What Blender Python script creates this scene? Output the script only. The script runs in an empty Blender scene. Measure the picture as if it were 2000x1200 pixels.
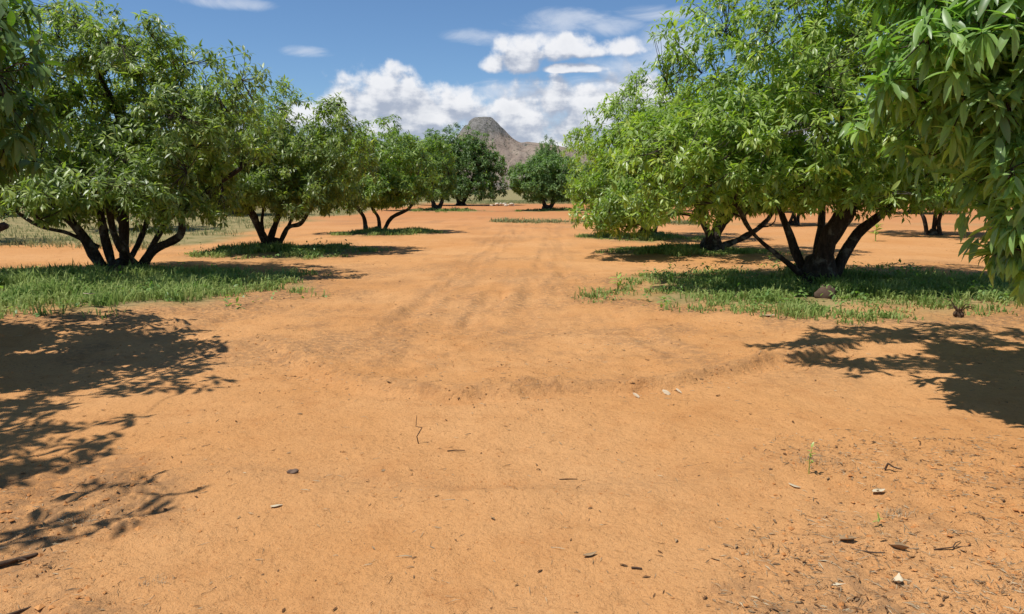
import bpy, math
import numpy as np
from mathutils import Matrix, Vector

R = math.radians
C = bpy.context.scene
COL = C.collection
rng = np.random.default_rng(11)

# ------------------------------------------------------------------ camera
F_PX, PITCH, EYE = 1500.0, R(8.72), 1.6          # focal length in px of a 2000 px wide frame
cam_data = bpy.data.cameras.new('camera')
cam_data.sensor_width = 36.0
cam_data.lens = 36.0 * F_PX / 2000.0
cam_data.clip_start = 0.05
cam_data.clip_end = 30000
cam = bpy.data.objects.new('camera', cam_data)
cam.location = (0, 0, EYE)
cam.rotation_euler = (math.pi / 2 - PITCH, 0, 0)
COL.objects.link(cam)
C.camera = cam

# ------------------------------------------------------------------ sun, sky, exposure
SUN_DIR = Vector((-0.42, -0.16, 1.0)).normalized()  # towards the sun
SUN_EL = math.asin(SUN_DIR.z)
SUN_ROT = math.atan2(SUN_DIR.x, SUN_DIR.y)
sun = bpy.data.lights.new('sun', 'SUN')
sun.energy = 5.0
sun.angle = R(0.53)
sun.color = (1.0, 0.965, 0.915)
sun_o = bpy.data.objects.new('sun', sun)
sun_o.rotation_euler = SUN_DIR.to_track_quat('Z', 'Y').to_euler()
sun_o.location = (0, 0, 60)
COL.objects.link(sun_o)

C.view_settings.view_transform = 'Standard'
C.view_settings.look = 'None'
C.view_settings.gamma = 1
C.view_settings.use_curve_mapping = False
C.view_settings.exposure = 0.0


class NT:
    """small helper to write node trees"""
    def __init__(s, tree):
        s.t = tree

    def n(s, kind, **kw):
        nd = s.t.nodes.new(kind)
        for k, v in kw.items():
            if k == 'inp':
                for i, val in v.items():
                    if hasattr(val, 'is_output'):
                        s.t.links.new(val, nd.inputs[i])
                    else:
                        nd.inputs[i].default_value = val
            else:
                setattr(nd, k, v)
        return nd

    def math(s, op, a, b=None, c=None, clamp=False):
        inp = {0: a}
        if b is not None: inp[1] = b
        if c is not None: inp[2] = c
        return s.n('ShaderNodeMath', operation=op, use_clamp=clamp, inp=inp).outputs[0]

    def vmath(s, op, a, b=None):
        inp = {0: a}
        if b is not None: inp[1] = b
        return s.n('ShaderNodeVectorMath', operation=op, inp=inp).outputs[0]

    def mix(s, f, a, b, blend='MIX'):
        m = s.n('ShaderNodeMix', data_type='RGBA', blend_type=blend, clamp_factor=True)
        for i, v in ((0, f), (6, a), (7, b)):
            if hasattr(v, 'is_output'): s.t.links.new(v, m.inputs[i])
            elif i == 0: m.inputs[0].default_value = v
            else: m.inputs[i].default_value = (*v, 1) if len(v) == 3 else v
        return m.outputs[2]

    def ramp(s, f, lo, hi, a=0.0, b=1.0, smooth=True):
        m = s.n('ShaderNodeMapRange', interpolation_type='SMOOTHSTEP' if smooth else 'LINEAR',
                inp={0: f, 1: lo, 2: hi, 3: a, 4: b})
        return m.outputs[0]

    def noise(s, vec, scale, detail=4.0, rough=0.55, dist=0.0, out=0):
        return s.n('ShaderNodeTexNoise', inp={'Vector': vec, 'Scale': scale, 'Detail': detail,
                                              'Roughness': rough, 'Distortion': dist}).outputs[out]


world = bpy.data.worlds.new('World')
C.world = world
world.use_nodes = True
wt = world.node_tree
wt.nodes.clear()
w = NT(wt)
tc = w.n('ShaderNodeTexCoord')
sky = w.n('ShaderNodeTexSky', sky_type='NISHITA', sun_disc=False, sun_elevation=SUN_EL, sun_rotation=SUN_ROT,
          altitude=900.0, air_density=1.0, dust_density=0.2, ozone_density=6.0)
SKY_STRENGTH = 0.105
sep = w.n('ShaderNodeSeparateXYZ', inp={0: tc.outputs['Generated']})
X, Y, Z = sep.outputs
az = w.math('ARCTAN2', X, Y)                   # compass bearing of the view ray, 0 = down the lane
el = w.math('ARCSINE', Z)                      # its height above the horizon


def px_dir(px, py):
    """pixel of the 2000x1200 photograph -> bearing, elevation (radians)"""
    v = Vector(((px - 1000) / F_PX, 1.0, -(py - 600) / F_PX))
    c_, s_ = math.cos(-PITCH), math.sin(-PITCH)
    y, z = v.y * c_ - v.z * s_, v.y * s_ + v.z * c_
    return math.atan2(v.x, y), math.atan2(z, math.hypot(v.x, y))


def ell(px, py, rx, ry, flat=0.5):
    """cloud body: an ellipse on the sky dome whose underside is flatter than its top"""
    a0, e0 = px_dir(px, py)
    return (a0, e0, rx / F_PX, ry / F_PX, flat)


# the cumulus bodies: bearing, elevation, half width, half height, flatness of the base
BODIES = [
    ell(750, 205, 110, 82), ell(690, 236, 120, 66), ell(835, 226, 110, 64), ell(790, 275, 260, 62, 1.0), ell(915, 232, 90, 52, 0.8),
    ell(1040, 255, 190, 88, 0.9), ell(1075, 205, 75, 58), ell(1000, 215, 90, 44), ell(1150, 240, 150, 84), ell(1240, 215, 110, 95),
    ell(1000, 320, 520, 80, 1.0), ell(500, 310, 360, 80, 1.0), ell(1500, 300, 360, 90, 1.0),
    ell(1000, 122, 72, 46, 0.45), ell(1055, 105, 70, 38, 0.45), ell(1120, 98, 60, 30, 0.5), ell(1215, 96, 52, 30, 0.6), ell(1165, 103, 70, 22),
    ell(1120, 137, 75, 14),
]
THIN = [ell(960, 72, 90, 17, 1), ell(1090, 45, 130, 26, 1), ell(1190, 52, 80, 22, 1), ell(1290, 25, 90, 18, 1), ell(1215, 140, 80, 34, 1),
        ell(595, 101, 52, 12, 1), ell(430, 6, 95, 13, 1), ell(1300, 90, 90, 50, 1), ell(1060, 75, 70, 22, 1), ell(1000, 180, 160, 24, 1), ell(960, 240, 330, 70, 1), ell(1180, 190, 120, 60, 1)]
# more of the same weather round the rest of the compass
for k in range(22):
    a0 = 0.75 + 4.8 * (k + rng.random()) / 22
    BODIES.append((a0 if a0 < math.pi else a0 - 2 * math.pi, 0.06 + 0.22 * rng.random(), 0.08 + 0.12 * rng.random(), 0.03 + 0.035 * rng.random(), 0.5))

grp = bpy.data.node_groups.new('cloud_density', 'ShaderNodeTree')
grp.interface.new_socket('az', in_out='INPUT', socket_type='NodeSocketFloat')
grp.interface.new_socket('el', in_out='INPUT', socket_type='NodeSocketFloat')
grp.interface.new_socket('density', in_out='OUTPUT', socket_type='NodeSocketFloat')
g = NT(grp)
gi, go = g.n('NodeGroupInput'), g.n('NodeGroupOutput')
ga, ge = gi.outputs[0], gi.outputs[1]
vec = g.n('ShaderNodeCombineXYZ', inp={0: ga, 1: ge, 2: 0.0}).outputs[0]
acc = None
for (a0, e0, rx, ry, fl) in BODIES:
    dx = g.math('DIVIDE', g.math('SUBTRACT', ga, a0), rx)
    dy = g.math('DIVIDE', g.math('SUBTRACT', ge, e0), ry)
    dy = g.math('MAXIMUM', dy, g.math('MULTIPLY', dy, -1.0 / fl))
    d = g.math('ADD', g.math('MULTIPLY', dx, dx), g.math('MULTIPLY', dy, dy))
    val = g.math('SUBTRACT', 1.0, d)
    acc = val if acc is None else g.n('ShaderNodeMath', operation='SMOOTH_MAX', inp={0: acc, 1: val, 2: 0.25}).outputs[0]
acc = g.math('MAXIMUM', acc, -1.2)
n1 = g.noise(vec, 19.0, 9.0, 0.60)
n2 = g.n('ShaderNodeTexVoronoi', feature='SMOOTH_F1', inp={'Vector': g.vmath('ADD', vec, g.vmath('MULTIPLY', g.noise(vec, 22.0, 3.0, 0.6, out=1), (0.03, 0.03, 0.0))), 'Scale': 38.0, 'Smoothness': 0.4}).outputs['Distance']
dens = g.math('ADD', acc, g.math('MULTIPLY', g.math('SUBTRACT', n1, 0.5), 3.0))
dens = g.math('ADD', dens, g.math('MULTIPLY', g.math('SUBTRACT', 0.45, n2), 0.9))
grp.links.new(dens, go.inputs[0])


def dens_at(da, de):
    nd = w.n('ShaderNodeGroup')
    nd.node_tree = grp
    wt.links.new(w.math('ADD', az, da), nd.inputs[0])
    wt.links.new(w.math('ADD', el, de), nd.inputs[1])
    return nd.outputs[0]


d0 = dens_at(0.0, 0.0)
d1 = dens_at(-0.004, 0.011)
d2 = dens_at(-0.010, 0.030)
cover = w.ramp(d0, -0.12, 0.62)
lit = w.math('SUBTRACT', d0, w.math('ADD', w.math('MULTIPLY', d1, 0.6), w.math('MULTIPLY', d2, 0.4)))
shade_n = w.noise(w.n('ShaderNodeCombineXYZ', inp={0: az, 1: w.math('MULTIPLY', el, 2.6), 2: 0.3}).outputs[0], 13.0, 5.0, 0.6)
lit = w.math('ADD', lit, w.math('MULTIPLY', w.math('SUBTRACT', shade_n, 0.56), 3.2))
lit = w.ramp(lit, -0.62, 0.50)
thick = w.ramp(d0, 0.4, 2.2)
white = w.mix(lit, (0.40, 0.45, 0.56), (0.93, 0.93, 0.95))
white = w.mix(w.math('MULTIPLY', thick, 0.45), white, (0.47, 0.51, 0.59))
tv = w.n('ShaderNodeCombineXYZ', inp={0: w.math('MULTIPLY', az, 0.6), 1: w.math('MULTIPLY', el, 1.7), 2: 0.0}).outputs[0]
tacc = None
for (a0, e0, rx, ry, fl) in THIN:
    dx = w.math('DIVIDE', w.math('SUBTRACT', az, a0), rx)
    dy = w.math('DIVIDE', w.math('SUBTRACT', el, e0), ry)
    v = w.math('SUBTRACT', 1.0, w.math('ADD', w.math('MULTIPLY', dx, dx), w.math('MULTIPLY', dy, dy)))
    tacc = v if tacc is None else w.math('MAXIMUM', tacc, v)
tn = w.noise(tv, 16.0, 6.0, 0.62, 0.6)
tcov = w.math('ADD', w.math('MAXIMUM', tacc, -1.5), w.math('MULTIPLY', w.math('SUBTRACT', tn, 0.5), 3.4))
tcov = w.math('MULTIPLY', w.ramp(tcov, -0.1, 1.5), 0.62)
skycol = w.mix(1.0, sky.outputs[0], (SKY_STRENGTH * 0.90, SKY_STRENGTH, SKY_STRENGTH * 1.06), 'MULTIPLY')
c1 = w.mix(tcov, skycol, (0.78, 0.82, 0.90))
c2 = w.mix(w.math('MULTIPLY', cover, 0.93), c1, white)
lp = w.mix(w.ramp(el, -0.02, 0.0), (0.30, 0.26, 0.22), c2)
bg = w.n('ShaderNodeBackground', inp={0: lp, 1: 1.0})
out = w.n('ShaderNodeOutputWorld')
wt.links.new(bg.outputs[0], out.inputs[0])
world.cycles.sampling_method = 'MANUAL'
world.cycles.sample_map_resolution = 512
C.cycles.max_bounces = 6
C.cycles.diffuse_bounces = 3
C.cycles.transmission_bounces = 4
C.cycles.transparent_max_bounces = 4
C.cycles.caustics_reflective = False
C.cycles.caustics_refractive = False


# ------------------------------------------------------------------ noise and pixel helpers
def _hash(ix, iy, iz, seed):
    h = (ix.astype(np.int64) * 374761393 + iy.astype(np.int64) * 668265263 + iz.astype(np.int64) * 2147483647 + seed * 1274126177) & 0xFFFFFFFF
    h = ((h ^ (h >> 13)) * 1274126177) & 0xFFFFFFFF
    h = ((h ^ (h >> 16)) * 2246822519) & 0xFFFFFFFF
    return ((h ^ (h >> 15)) & 0xFFFFFF) / float(0xFFFFFF)


def vnoise(x, y, z=None, seed=0):
    x = np.asarray(x, float); y = np.asarray(y, float)
    z = np.zeros_like(x) if z is None else np.asarray(z, float)
    ix, iy, iz = np.floor(x), np.floor(y), np.floor(z)
    fx, fy, fz = x - ix, y - iy, z - iz
    ux, uy, uz = (f * f * f * (f * (f * 6 - 15) + 10) for f in (fx, fy, fz))
    r = 0
    for dx in (0, 1):
        for dy in (0, 1):
            for dz in ((0, 1) if np.any(fz) else (0,)):
                wgt = (ux if dx else 1 - ux) * (uy if dy else 1 - uy) * ((uz if dz else 1 - uz))
                r = r + wgt * _hash(ix + dx, iy + dy, iz + dz, seed)
    return r * 2 - 1


def fbm(x, y, z=None, oct=4, seed=0, gain=0.5):
    r, a, s = 0, 1.0, 1.0
    for o in range(oct):
        r = r + a * vnoise(np.asarray(x) * s + 17.3 * o, np.asarray(y) * s - 9.1 * o, None if z is None else np.asarray(z) * s, seed + o * 7)
        a *= gain; s *= 2.03
    return r


def sstep(x, a, b):
    t = np.clip((x - a) / (b - a), 0, 1)
    return t * t * (3 - 2 * t)


def at(px, py):
    """where the sight line through a photograph pixel meets flat ground"""
    az_, el_ = px_dir(px, py)
    d = EYE / math.tan(-el_)
    return np.array([d * math.sin(az_), d * math.cos(az_)])


# ------------------------------------------------------------------ ground heights
def seg_dist(x, y, pts):
    """distance to a polyline, and the signed side of its nearest piece"""
    best = np.full(x.shape, 1e9); side = np.zeros(x.shape)
    for (ax, ay), (bx, by) in zip(pts[:-1], pts[1:]):
        vx, vy = bx - ax, by - ay
        t = np.clip(((x - ax) * vx + (y - ay) * vy) / (vx * vx + vy * vy), 0, 1)
        d = np.hypot(x - ax - t * vx, y - ay - t * vy)
        m = d < best
        best[m] = d[m]
        side[m] = np.sign(vx * (y - ay) - vy * (x - ax))[m]
    return best * np.where(side == 0, 1, side)


def smooth_line(px):
    p = np.array([at(*q) for q in px])
    t = np.linspace(0, len(p) - 1, (len(p) - 1) * 5 + 1)
    i = np.clip(t.astype(int), 0, len(p) - 2); f = (t - i)[:, None]
    p0, p1, p2, p3 = p[np.clip(i - 1, 0, None)], p[i], p[i + 1], p[np.clip(i + 2, None, len(p) - 1)]
    return 0.5 * (2 * p1 + (p2 - p0) * f + (2 * p0 - 5 * p1 + 4 * p2 - p3) * f ** 2 + (3 * p1 - p0 - 3 * p2 + p3) * f ** 3)


STEP = smooth_line([(300, 640), (480, 660), (590, 720), (700, 762), (860, 783), (1000, 778), (1160, 765), (1320, 752), (1480, 718), (1640, 690)])
LOWER = smooth_line([(60, 1010), (200, 968), (380, 925), (600, 945), (800, 962), (1000, 966), (1200, 956), (1400, 930), (1560, 890)])
WHEELS = [smooth_line(q) for q in (
    [(600, 760), (720, 690), (800, 625), (870, 560), (920, 500), (985, 455), (1020, 425)],
    [(760, 640), (830, 590), (900, 545), (950, 500), (1010, 455), (1060, 430)],
    [(1010, 640), (1040, 570), (1060, 520), (1075, 470), (1080, 440)],
    [(700, 745), (820, 700), (900, 650), (960, 590), (1010, 530)],
    [(1330, 700), (1230, 640), (1140, 580), (1100, 520), (1095, 470)],
    [(180, 700), (330, 650), (560, 615), (760, 600), (930, 570), (1100, 540)])]
ISLANDS = []      # grassy island under each tree: x, y, half width, half depth, height


def rough_mask(x, y):
    """1 where the soil is left rough and cloddy, 0 where wheels have smoothed it"""
    a = sstep(-(x + 0.42 * (y - 2.2)) + 0.25 * fbm(x * 1.3, y * 1.3, seed=5), 0.75, 1.5) * (1 - sstep(y, 4.0, 5.0))
    b = sstep(x - 0.62 * (y - 2.4) * 0.6 + 0.35 * fbm(x * 1.1 + 4, y * 1.1, seed=6), 0.5, 1.3) * (1 - sstep(y + 0.3 * fbm(x, y, seed=8), 4.3, 5.0))
    c = sstep(y, 5.6, 7.5) * 0.6 * (1 - sstep(y, 14, 22))
    return np.clip(np.maximum(np.maximum(a, b), c), 0, 1)


def ground(x, y):
    x = np.asarray(x, float); y = np.asarray(y, float)
    r2 = np.hypot(x, y)
    near = 1 - sstep(r2, 30, 70)
    h = 0.05 * fbm(x * 0.22, y * 0.22, oct=3, seed=1) * (0.4 + 0.6 * near)
    h = h + 0.016 * fbm(x * 1.1, y * 1.4, oct=3, seed=2) * near
    rm = rough_mask(x, y)
    fine = 1 - sstep(r2, 9, 16)
    h = h + fine * (0.0065 + 0.011 * rm) * fbm(x * 6, y * 7.5, oct=3, seed=3, gain=0.65)
    lump = fbm(x * 16, y * 16, oct=2, seed=4)
    h = h + fine * rm * 0.018 * np.maximum(lump - 0.1, 0)
    if x.ndim == 0:
        return float(h)
    m = (r2 < 60) & (y > 1) & (np.abs(x) < 14)
    if m.any():
        xm, ym = x[m], y[m]
        d = seg_dist(xm, ym, STEP) + 0.05 * fbm(xm * 2.5, ym * 2.5, seed=21)
        inr = sstep(xm, -3.4, -1.6) * (1 - sstep(xm, 2.6, 4.2))
        hh = inr * (0.075 * sstep(d, -0.07, 0.07) * np.exp(-np.maximum(d, 0) / 0.9) - 0.018 * np.exp(-((d + 0.12) / 0.12) ** 2))
        hh += inr * 0.03 * np.maximum(fbm(xm * 9, ym * 9, oct=2, seed=22), 0) * np.exp(-((d - 0.08) / 0.14) ** 2)
        d = seg_dist(xm, ym, LOWER) + 0.04 * fbm(xm * 2.2, ym * 2.2, seed=23)
        hh += (0.020 * np.exp(-((d + 0.10) / 0.13) ** 2) - 0.016 * np.exp(-((d - 0.06) / 0.08) ** 2)) * (0.7 + 0.7 * fbm(xm * 1.5, ym * 1.5, seed=24))
        for k, wl in enumerate(WHEELS):
            d = seg_dist(xm, ym, wl) + 0.05 * fbm(xm * 1.5, ym * 1.5, seed=30 + k)
            s = (0.012 + 0.008 * (k % 2)) * (0.6 + 0.6 * fbm(xm * 0.7, ym * 0.7, seed=36))
            lug = 0.8 + 0.9 * fbm(xm * 5, ym * 5, oct=3, seed=35)
            along = 0.75 * ym + 0.66 * xm
            tread = 0.006 * np.sign(np.sin(along * 30 + np.abs(d) * 34)) * (np.abs(d) < 0.15) * sstep(fbm(xm * 0.8, ym * 0.8, seed=37 + k), -0.3, 0.2)
            hh += -s * 1.6 * (1 - sstep(np.abs(d), 0.10, 0.19)) * lug + s * 1.1 * np.exp(-((np.abs(d) - 0.24) / 0.06) ** 2) * (0.6 + 0.9 * np.abs(fbm(xm * 8, ym * 8, oct=2, seed=38))) + tread
        h[m] += hh
    for (ix, iy, rx, ry, hh) in ISLANDS:
        q = np.hypot((x - ix) / rx, (y - iy) / ry) + 0.12 * fbm(x * 0.9, y * 0.9, seed=40)
        h = h + hh * (1 - sstep(q, 0.55, 1.15)) + 0.35 * hh * np.exp(-((q - 1.08) / 0.10) ** 2) * (0.6 + 0.8 * vnoise(x * 3, y * 3, seed=41))
    return h


def gz(x, y):
    return float(ground(np.array([x]), np.array([y]))[0])


# ------------------------------------------------------------------ mesh helpers
def mesh_from(name, V, faces_tri=None, faces_quad=None, mat=None, smooth=True, attrs=None):
    V = np.asarray(V, np.float32)
    me = bpy.data.meshes.new(name)
    tri = np.zeros((0, 3), np.int32) if faces_tri is None else np.asarray(faces_tri, np.int32).reshape(-1, 3)
    quad = np.zeros((0, 4), np.int32) if faces_quad is None else np.asarray(faces_quad, np.int32).reshape(-1, 4)
    me.vertices.add(len(V)); me.vertices.foreach_set('co', V.ravel())
    nl = tri.size + quad.size
    me.loops.add(nl); me.loops.foreach_set('vertex_index', np.concatenate([tri.ravel(), quad.ravel()]))
    nf = len(tri) + len(quad)
    me.polygons.add(nf)
    me.polygons.foreach_set('loop_start', np.concatenate([np.arange(len(tri)) * 3, tri.size + np.arange(len(quad)) * 4]).astype(np.int32))
    me.polygons.foreach_set('loop_total', np.concatenate([np.full(len(tri), 3), np.full(len(quad), 4)]).astype(np.int32))
    me.polygons.foreach_set('use_smooth', np.full(nf, smooth))
    for k, a in (attrs or {}).items():
        a = np.asarray(a, np.float32)
        at_ = me.attributes.new(k, 'FLOAT', 'POINT')
        at_.data.foreach_set('value', a)
    if mat is not None:
        me.materials.append(mat)
    me.update(calc_edges=True)
    return me


def link(name, me, parent=None, **props):
    o = bpy.data.objects.new(name, me)
    COL.objects.link(o)
    if parent is not None:
        o.parent = parent
    for k, v in props.items():
        if v is not None:
            o[k] = v
    return o


def thing(name, label, cat, loc, group=None, rz=0.0, sc=1.0):
    o = bpy.data.objects.new(name, None)
    COL.objects.link(o)
    o.location = loc; o.rotation_euler = (0, 0, rz); o.scale = (sc, sc, sc)
    o.empty_display_size = 0.3
    o['label'] = label; o['category'] = cat
    if group: o['group'] = group
    return o


def copy_tree(root, label, loc, rz, sc, group=None):
    r = root.copy(); COL.objects.link(r)
    r.location = loc; r.rotation_euler = (0, 0, rz)
    r.scale = sc if hasattr(sc, '__len__') else (sc, sc, sc)
    r['label'] = label
    if group: r['group'] = group
    for ch in list(root.children):
        c = ch.copy(); COL.objects.link(c); c.parent = r
    return r


def tube(path, rad, sides=7, rough=0.0, seed=0, cap=False):
    """tapered tube along a path; returns verts, quads, tris"""
    P = np.asarray(path, float); n = len(P)
    T = np.gradient(P, axis=0); T /= np.linalg.norm(T, axis=1, keepdims=True) + 1e-9
    ref = np.array([0.31, 0.95, 0.02]) if abs(T[0] @ np.array([0.31, 0.95, 0.02])) < 0.9 else np.array([1.0, 0, 0])
    A = np.cross(T, ref); A /= np.linalg.norm(A, axis=1, keepdims=True) + 1e-9
    B = np.cross(T, A)
    th = np.arange(sides) * 2 * math.pi / sides
    rad = np.broadcast_to(np.asarray(rad, float), (n,))
    rr = rad[:, None] * np.ones((n, sides))
    if rough:
        rr = rr * (1 + rough * vnoise(np.cos(th)[None] * 1.7 + P[:, 2:3] * 4 + seed, np.sin(th)[None] * 1.7 + P[:, 0:1] * 4, seed=seed))
    V = P[:, None] + rr[..., None] * (np.cos(th)[None, :, None] * A[:, None] + np.sin(th)[None, :, None] * B[:, None])
    V = V.reshape(-1, 3)
    i = np.arange(n - 1)[:, None] * sides; j = np.arange(sides)[None]; j2 = (j + 1) % sides
    Q = np.stack([i + j, i + j2, i + sides + j2, i + sides + j], -1).reshape(-1, 4)
    tr = np.zeros((0, 3), int)
    if cap:
        V = np.vstack([V, P[-1] + T[-1] * rad[-1] * 0.35])
        k = len(V) - 1; b = (n - 1) * sides
        tr = np.array([[b + q, b + (q + 1) % sides, k] for q in range(sides)])
    return V, Q, tr


def join(parts):
    Vs, Qs, Ts, off = [], [], [], 0
    for V, Q, T in parts:
        Vs.append(V); Qs.append(np.asarray(Q, int).reshape(-1, 4) + off); Ts.append(np.asarray(T, int).reshape(-1, 3) + off); off += len(V)
    return np.vstack(Vs), np.vstack(Qs), np.vstack(Ts)


# ------------------------------------------------------------------ materials
def new_mat(name):
    m = bpy.data.materials.new(name); m.use_nodes = True
    m.node_tree.nodes.clear()
    t = NT(m.node_tree)
    o = t.n('ShaderNodeOutputMaterial')
    return m, t, o


def leaf_mat(name, young, mature, dark, yellow=(0.30, 0.24, 0.03), yel=0.985, trans=0.32, rough=0.36):
    m, t, o = new_mat(name)
    tint = t.n('ShaderNodeAttribute', attribute_name='tint').outputs['Fac']
    mid = t.n('ShaderNodeAttribute', attribute_name='mid').outputs['Fac']
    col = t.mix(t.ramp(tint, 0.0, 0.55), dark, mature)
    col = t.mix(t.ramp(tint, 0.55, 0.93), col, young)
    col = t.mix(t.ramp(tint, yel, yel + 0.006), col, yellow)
    spots = t.noise(t.n('ShaderNodeTexCoord').outputs['Object'], 9.0, 4.0, 0.7)
    col = t.mix(t.math('MULTIPLY', t.ramp(spots, 0.56, 0.72), 0.35), col, yellow)
    rib = t.ramp(mid, 0.86, 0.97)
    col = t.mix(t.math('MULTIPLY', rib, 0.55), col, (0.20, 0.26, 0.07))
    geo = t.n('ShaderNodeNewGeometry')
    under = t.mix(0.40, col, (0.15, 0.23, 0.09))
    col2 = t.mix(geo.outputs['Backfacing'], col, under)
    p = t.n('ShaderNodeBsdfPrincipled', inp={'Base Color': col2, 'Roughness': rough, 'Specular IOR Level': 0.5})
    tr = t.n('ShaderNodeBsdfTranslucent', inp={0: t.mix(1.0, col, (1.35, 1.7, 0.6), 'MULTIPLY')})
    mx = t.n('ShaderNodeMixShader', inp={0: trans, 1: p.outputs[0], 2: tr.outputs[0]})
    m.node_tree.links.new(mx.outputs[0], o.inputs[0])
    return m


LEAF_BRIGHT = leaf_mat('leaf_bright', (0.54, 0.62, 0.140), (0.330, 0.440, 0.078), (0.125, 0.205, 0.034), yel=0.990, trans=0.34, rough=0.38)
LEAF_OLIVE = leaf_mat('leaf_olive', (0.54, 0.58, 0.165), (0.305, 0.375, 0.086), (0.125, 0.170, 0.040), yel=0.972, trans=0.34, rough=0.40)
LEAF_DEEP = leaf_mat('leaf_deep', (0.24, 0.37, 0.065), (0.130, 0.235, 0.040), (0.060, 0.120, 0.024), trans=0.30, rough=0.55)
LEAF_NEAR = leaf_mat('leaf_near', (0.44, 0.60, 0.170), (0.270, 0.440, 0.110), (0.120, 0.230, 0.060), trans=0.34, rough=0.40)


def bark_mat():
    m, t, o = new_mat('bark')
    tc_ = t.n('ShaderNodeTexCoord')
    v = tc_.outputs['Object']
    n1 = t.noise(v, 5.0, 5.0, 0.65)
    n2 = t.noise(t.vmath('MULTIPLY', v, (1, 1, 0.35)), 26.0, 4.0, 0.7)
    col = t.mix(t.ramp(n2, 0.3, 0.7), (0.020, 0.015, 0.012), (0.070, 0.053, 0.042))
    col = t.mix(t.math('MULTIPLY', t.ramp(n1, 0.52, 0.66), 0.65), col, (0.22, 0.21, 0.18))
    b = t.n('ShaderNodeBump', inp={'Strength': 0.7, 'Distance': 0.02, 'Height': n2})
    p = t.n('ShaderNodeBsdfPrincipled', inp={'Base Color': col, 'Roughness': 0.9, 'Normal': b.outputs[0], 'Specular IOR Level': 0.2})
    m.node_tree.links.new(p.outputs[0], o.inputs[0])
    return m


BARK = bark_mat()


def flat_mat(name, a, b, scale=8.0, rough=0.85, spec=0.2, trans=0.0, bump=0.0):
    m, t, o = new_mat(name)
    v = t.n('ShaderNodeTexCoord').outputs['Object']
    tint = t.n('ShaderNodeAttribute', attribute_name='tint').outputs['Fac']
    n = t.noise(v, scale, 4.0, 0.6)
    f = t.math('ADD', t.math('MULTIPLY', t.math('SUBTRACT', n, 0.5), 1.2), tint, clamp=True)
    col = t.mix(f, a, b)
    inp = {'Base Color': col, 'Roughness': rough, 'Specular IOR Level': spec}
    if bump:
        inp['Normal'] = t.n('ShaderNodeBump', inp={'Strength': bump, 'Distance': 0.01, 'Height': n}).outputs[0]
    p = t.n('ShaderNodeBsdfPrincipled', inp=inp)
    s = p.outputs[0]
    if trans:
        tr = t.n('ShaderNodeBsdfTranslucent', inp={0: col})
        s = t.n('ShaderNodeMixShader', inp={0: trans, 1: s, 2: tr.outputs[0]}).outputs[0]
    m.node_tree.links.new(s, o.inputs[0])
    return m


SOIL_A, SOIL_B, SOIL_C = (0.570, 0.273, 0.097), (0.640, 0.336, 0.137), (0.44, 0.185, 0.060)
GRASS = flat_mat('grass', (0.180, 0.300, 0.062), (0.46, 0.52, 0.18), 2.2, 0.6, 0.2, 0.45)
DRYGRASS = flat_mat('dry_grass', (0.36, 0.34, 0.16), (0.20, 0.25, 0.095), 0.6, 0.8, 0.15, 0.35)
LITTER = flat_mat('litter', (0.130, 0.062, 0.028), (0.50, 0.345, 0.19), 3.0, 1.0, 0.03)
STRAW = flat_mat('straw', (0.25, 0.175, 0.10), (0.54, 0.43, 0.27), 3.0, 1.0, 0.03)
CLOD = flat_mat('clod', SOIL_C, SOIL_A, 20.0, 0.95, 0.1, 0.0, 0.3)


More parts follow.
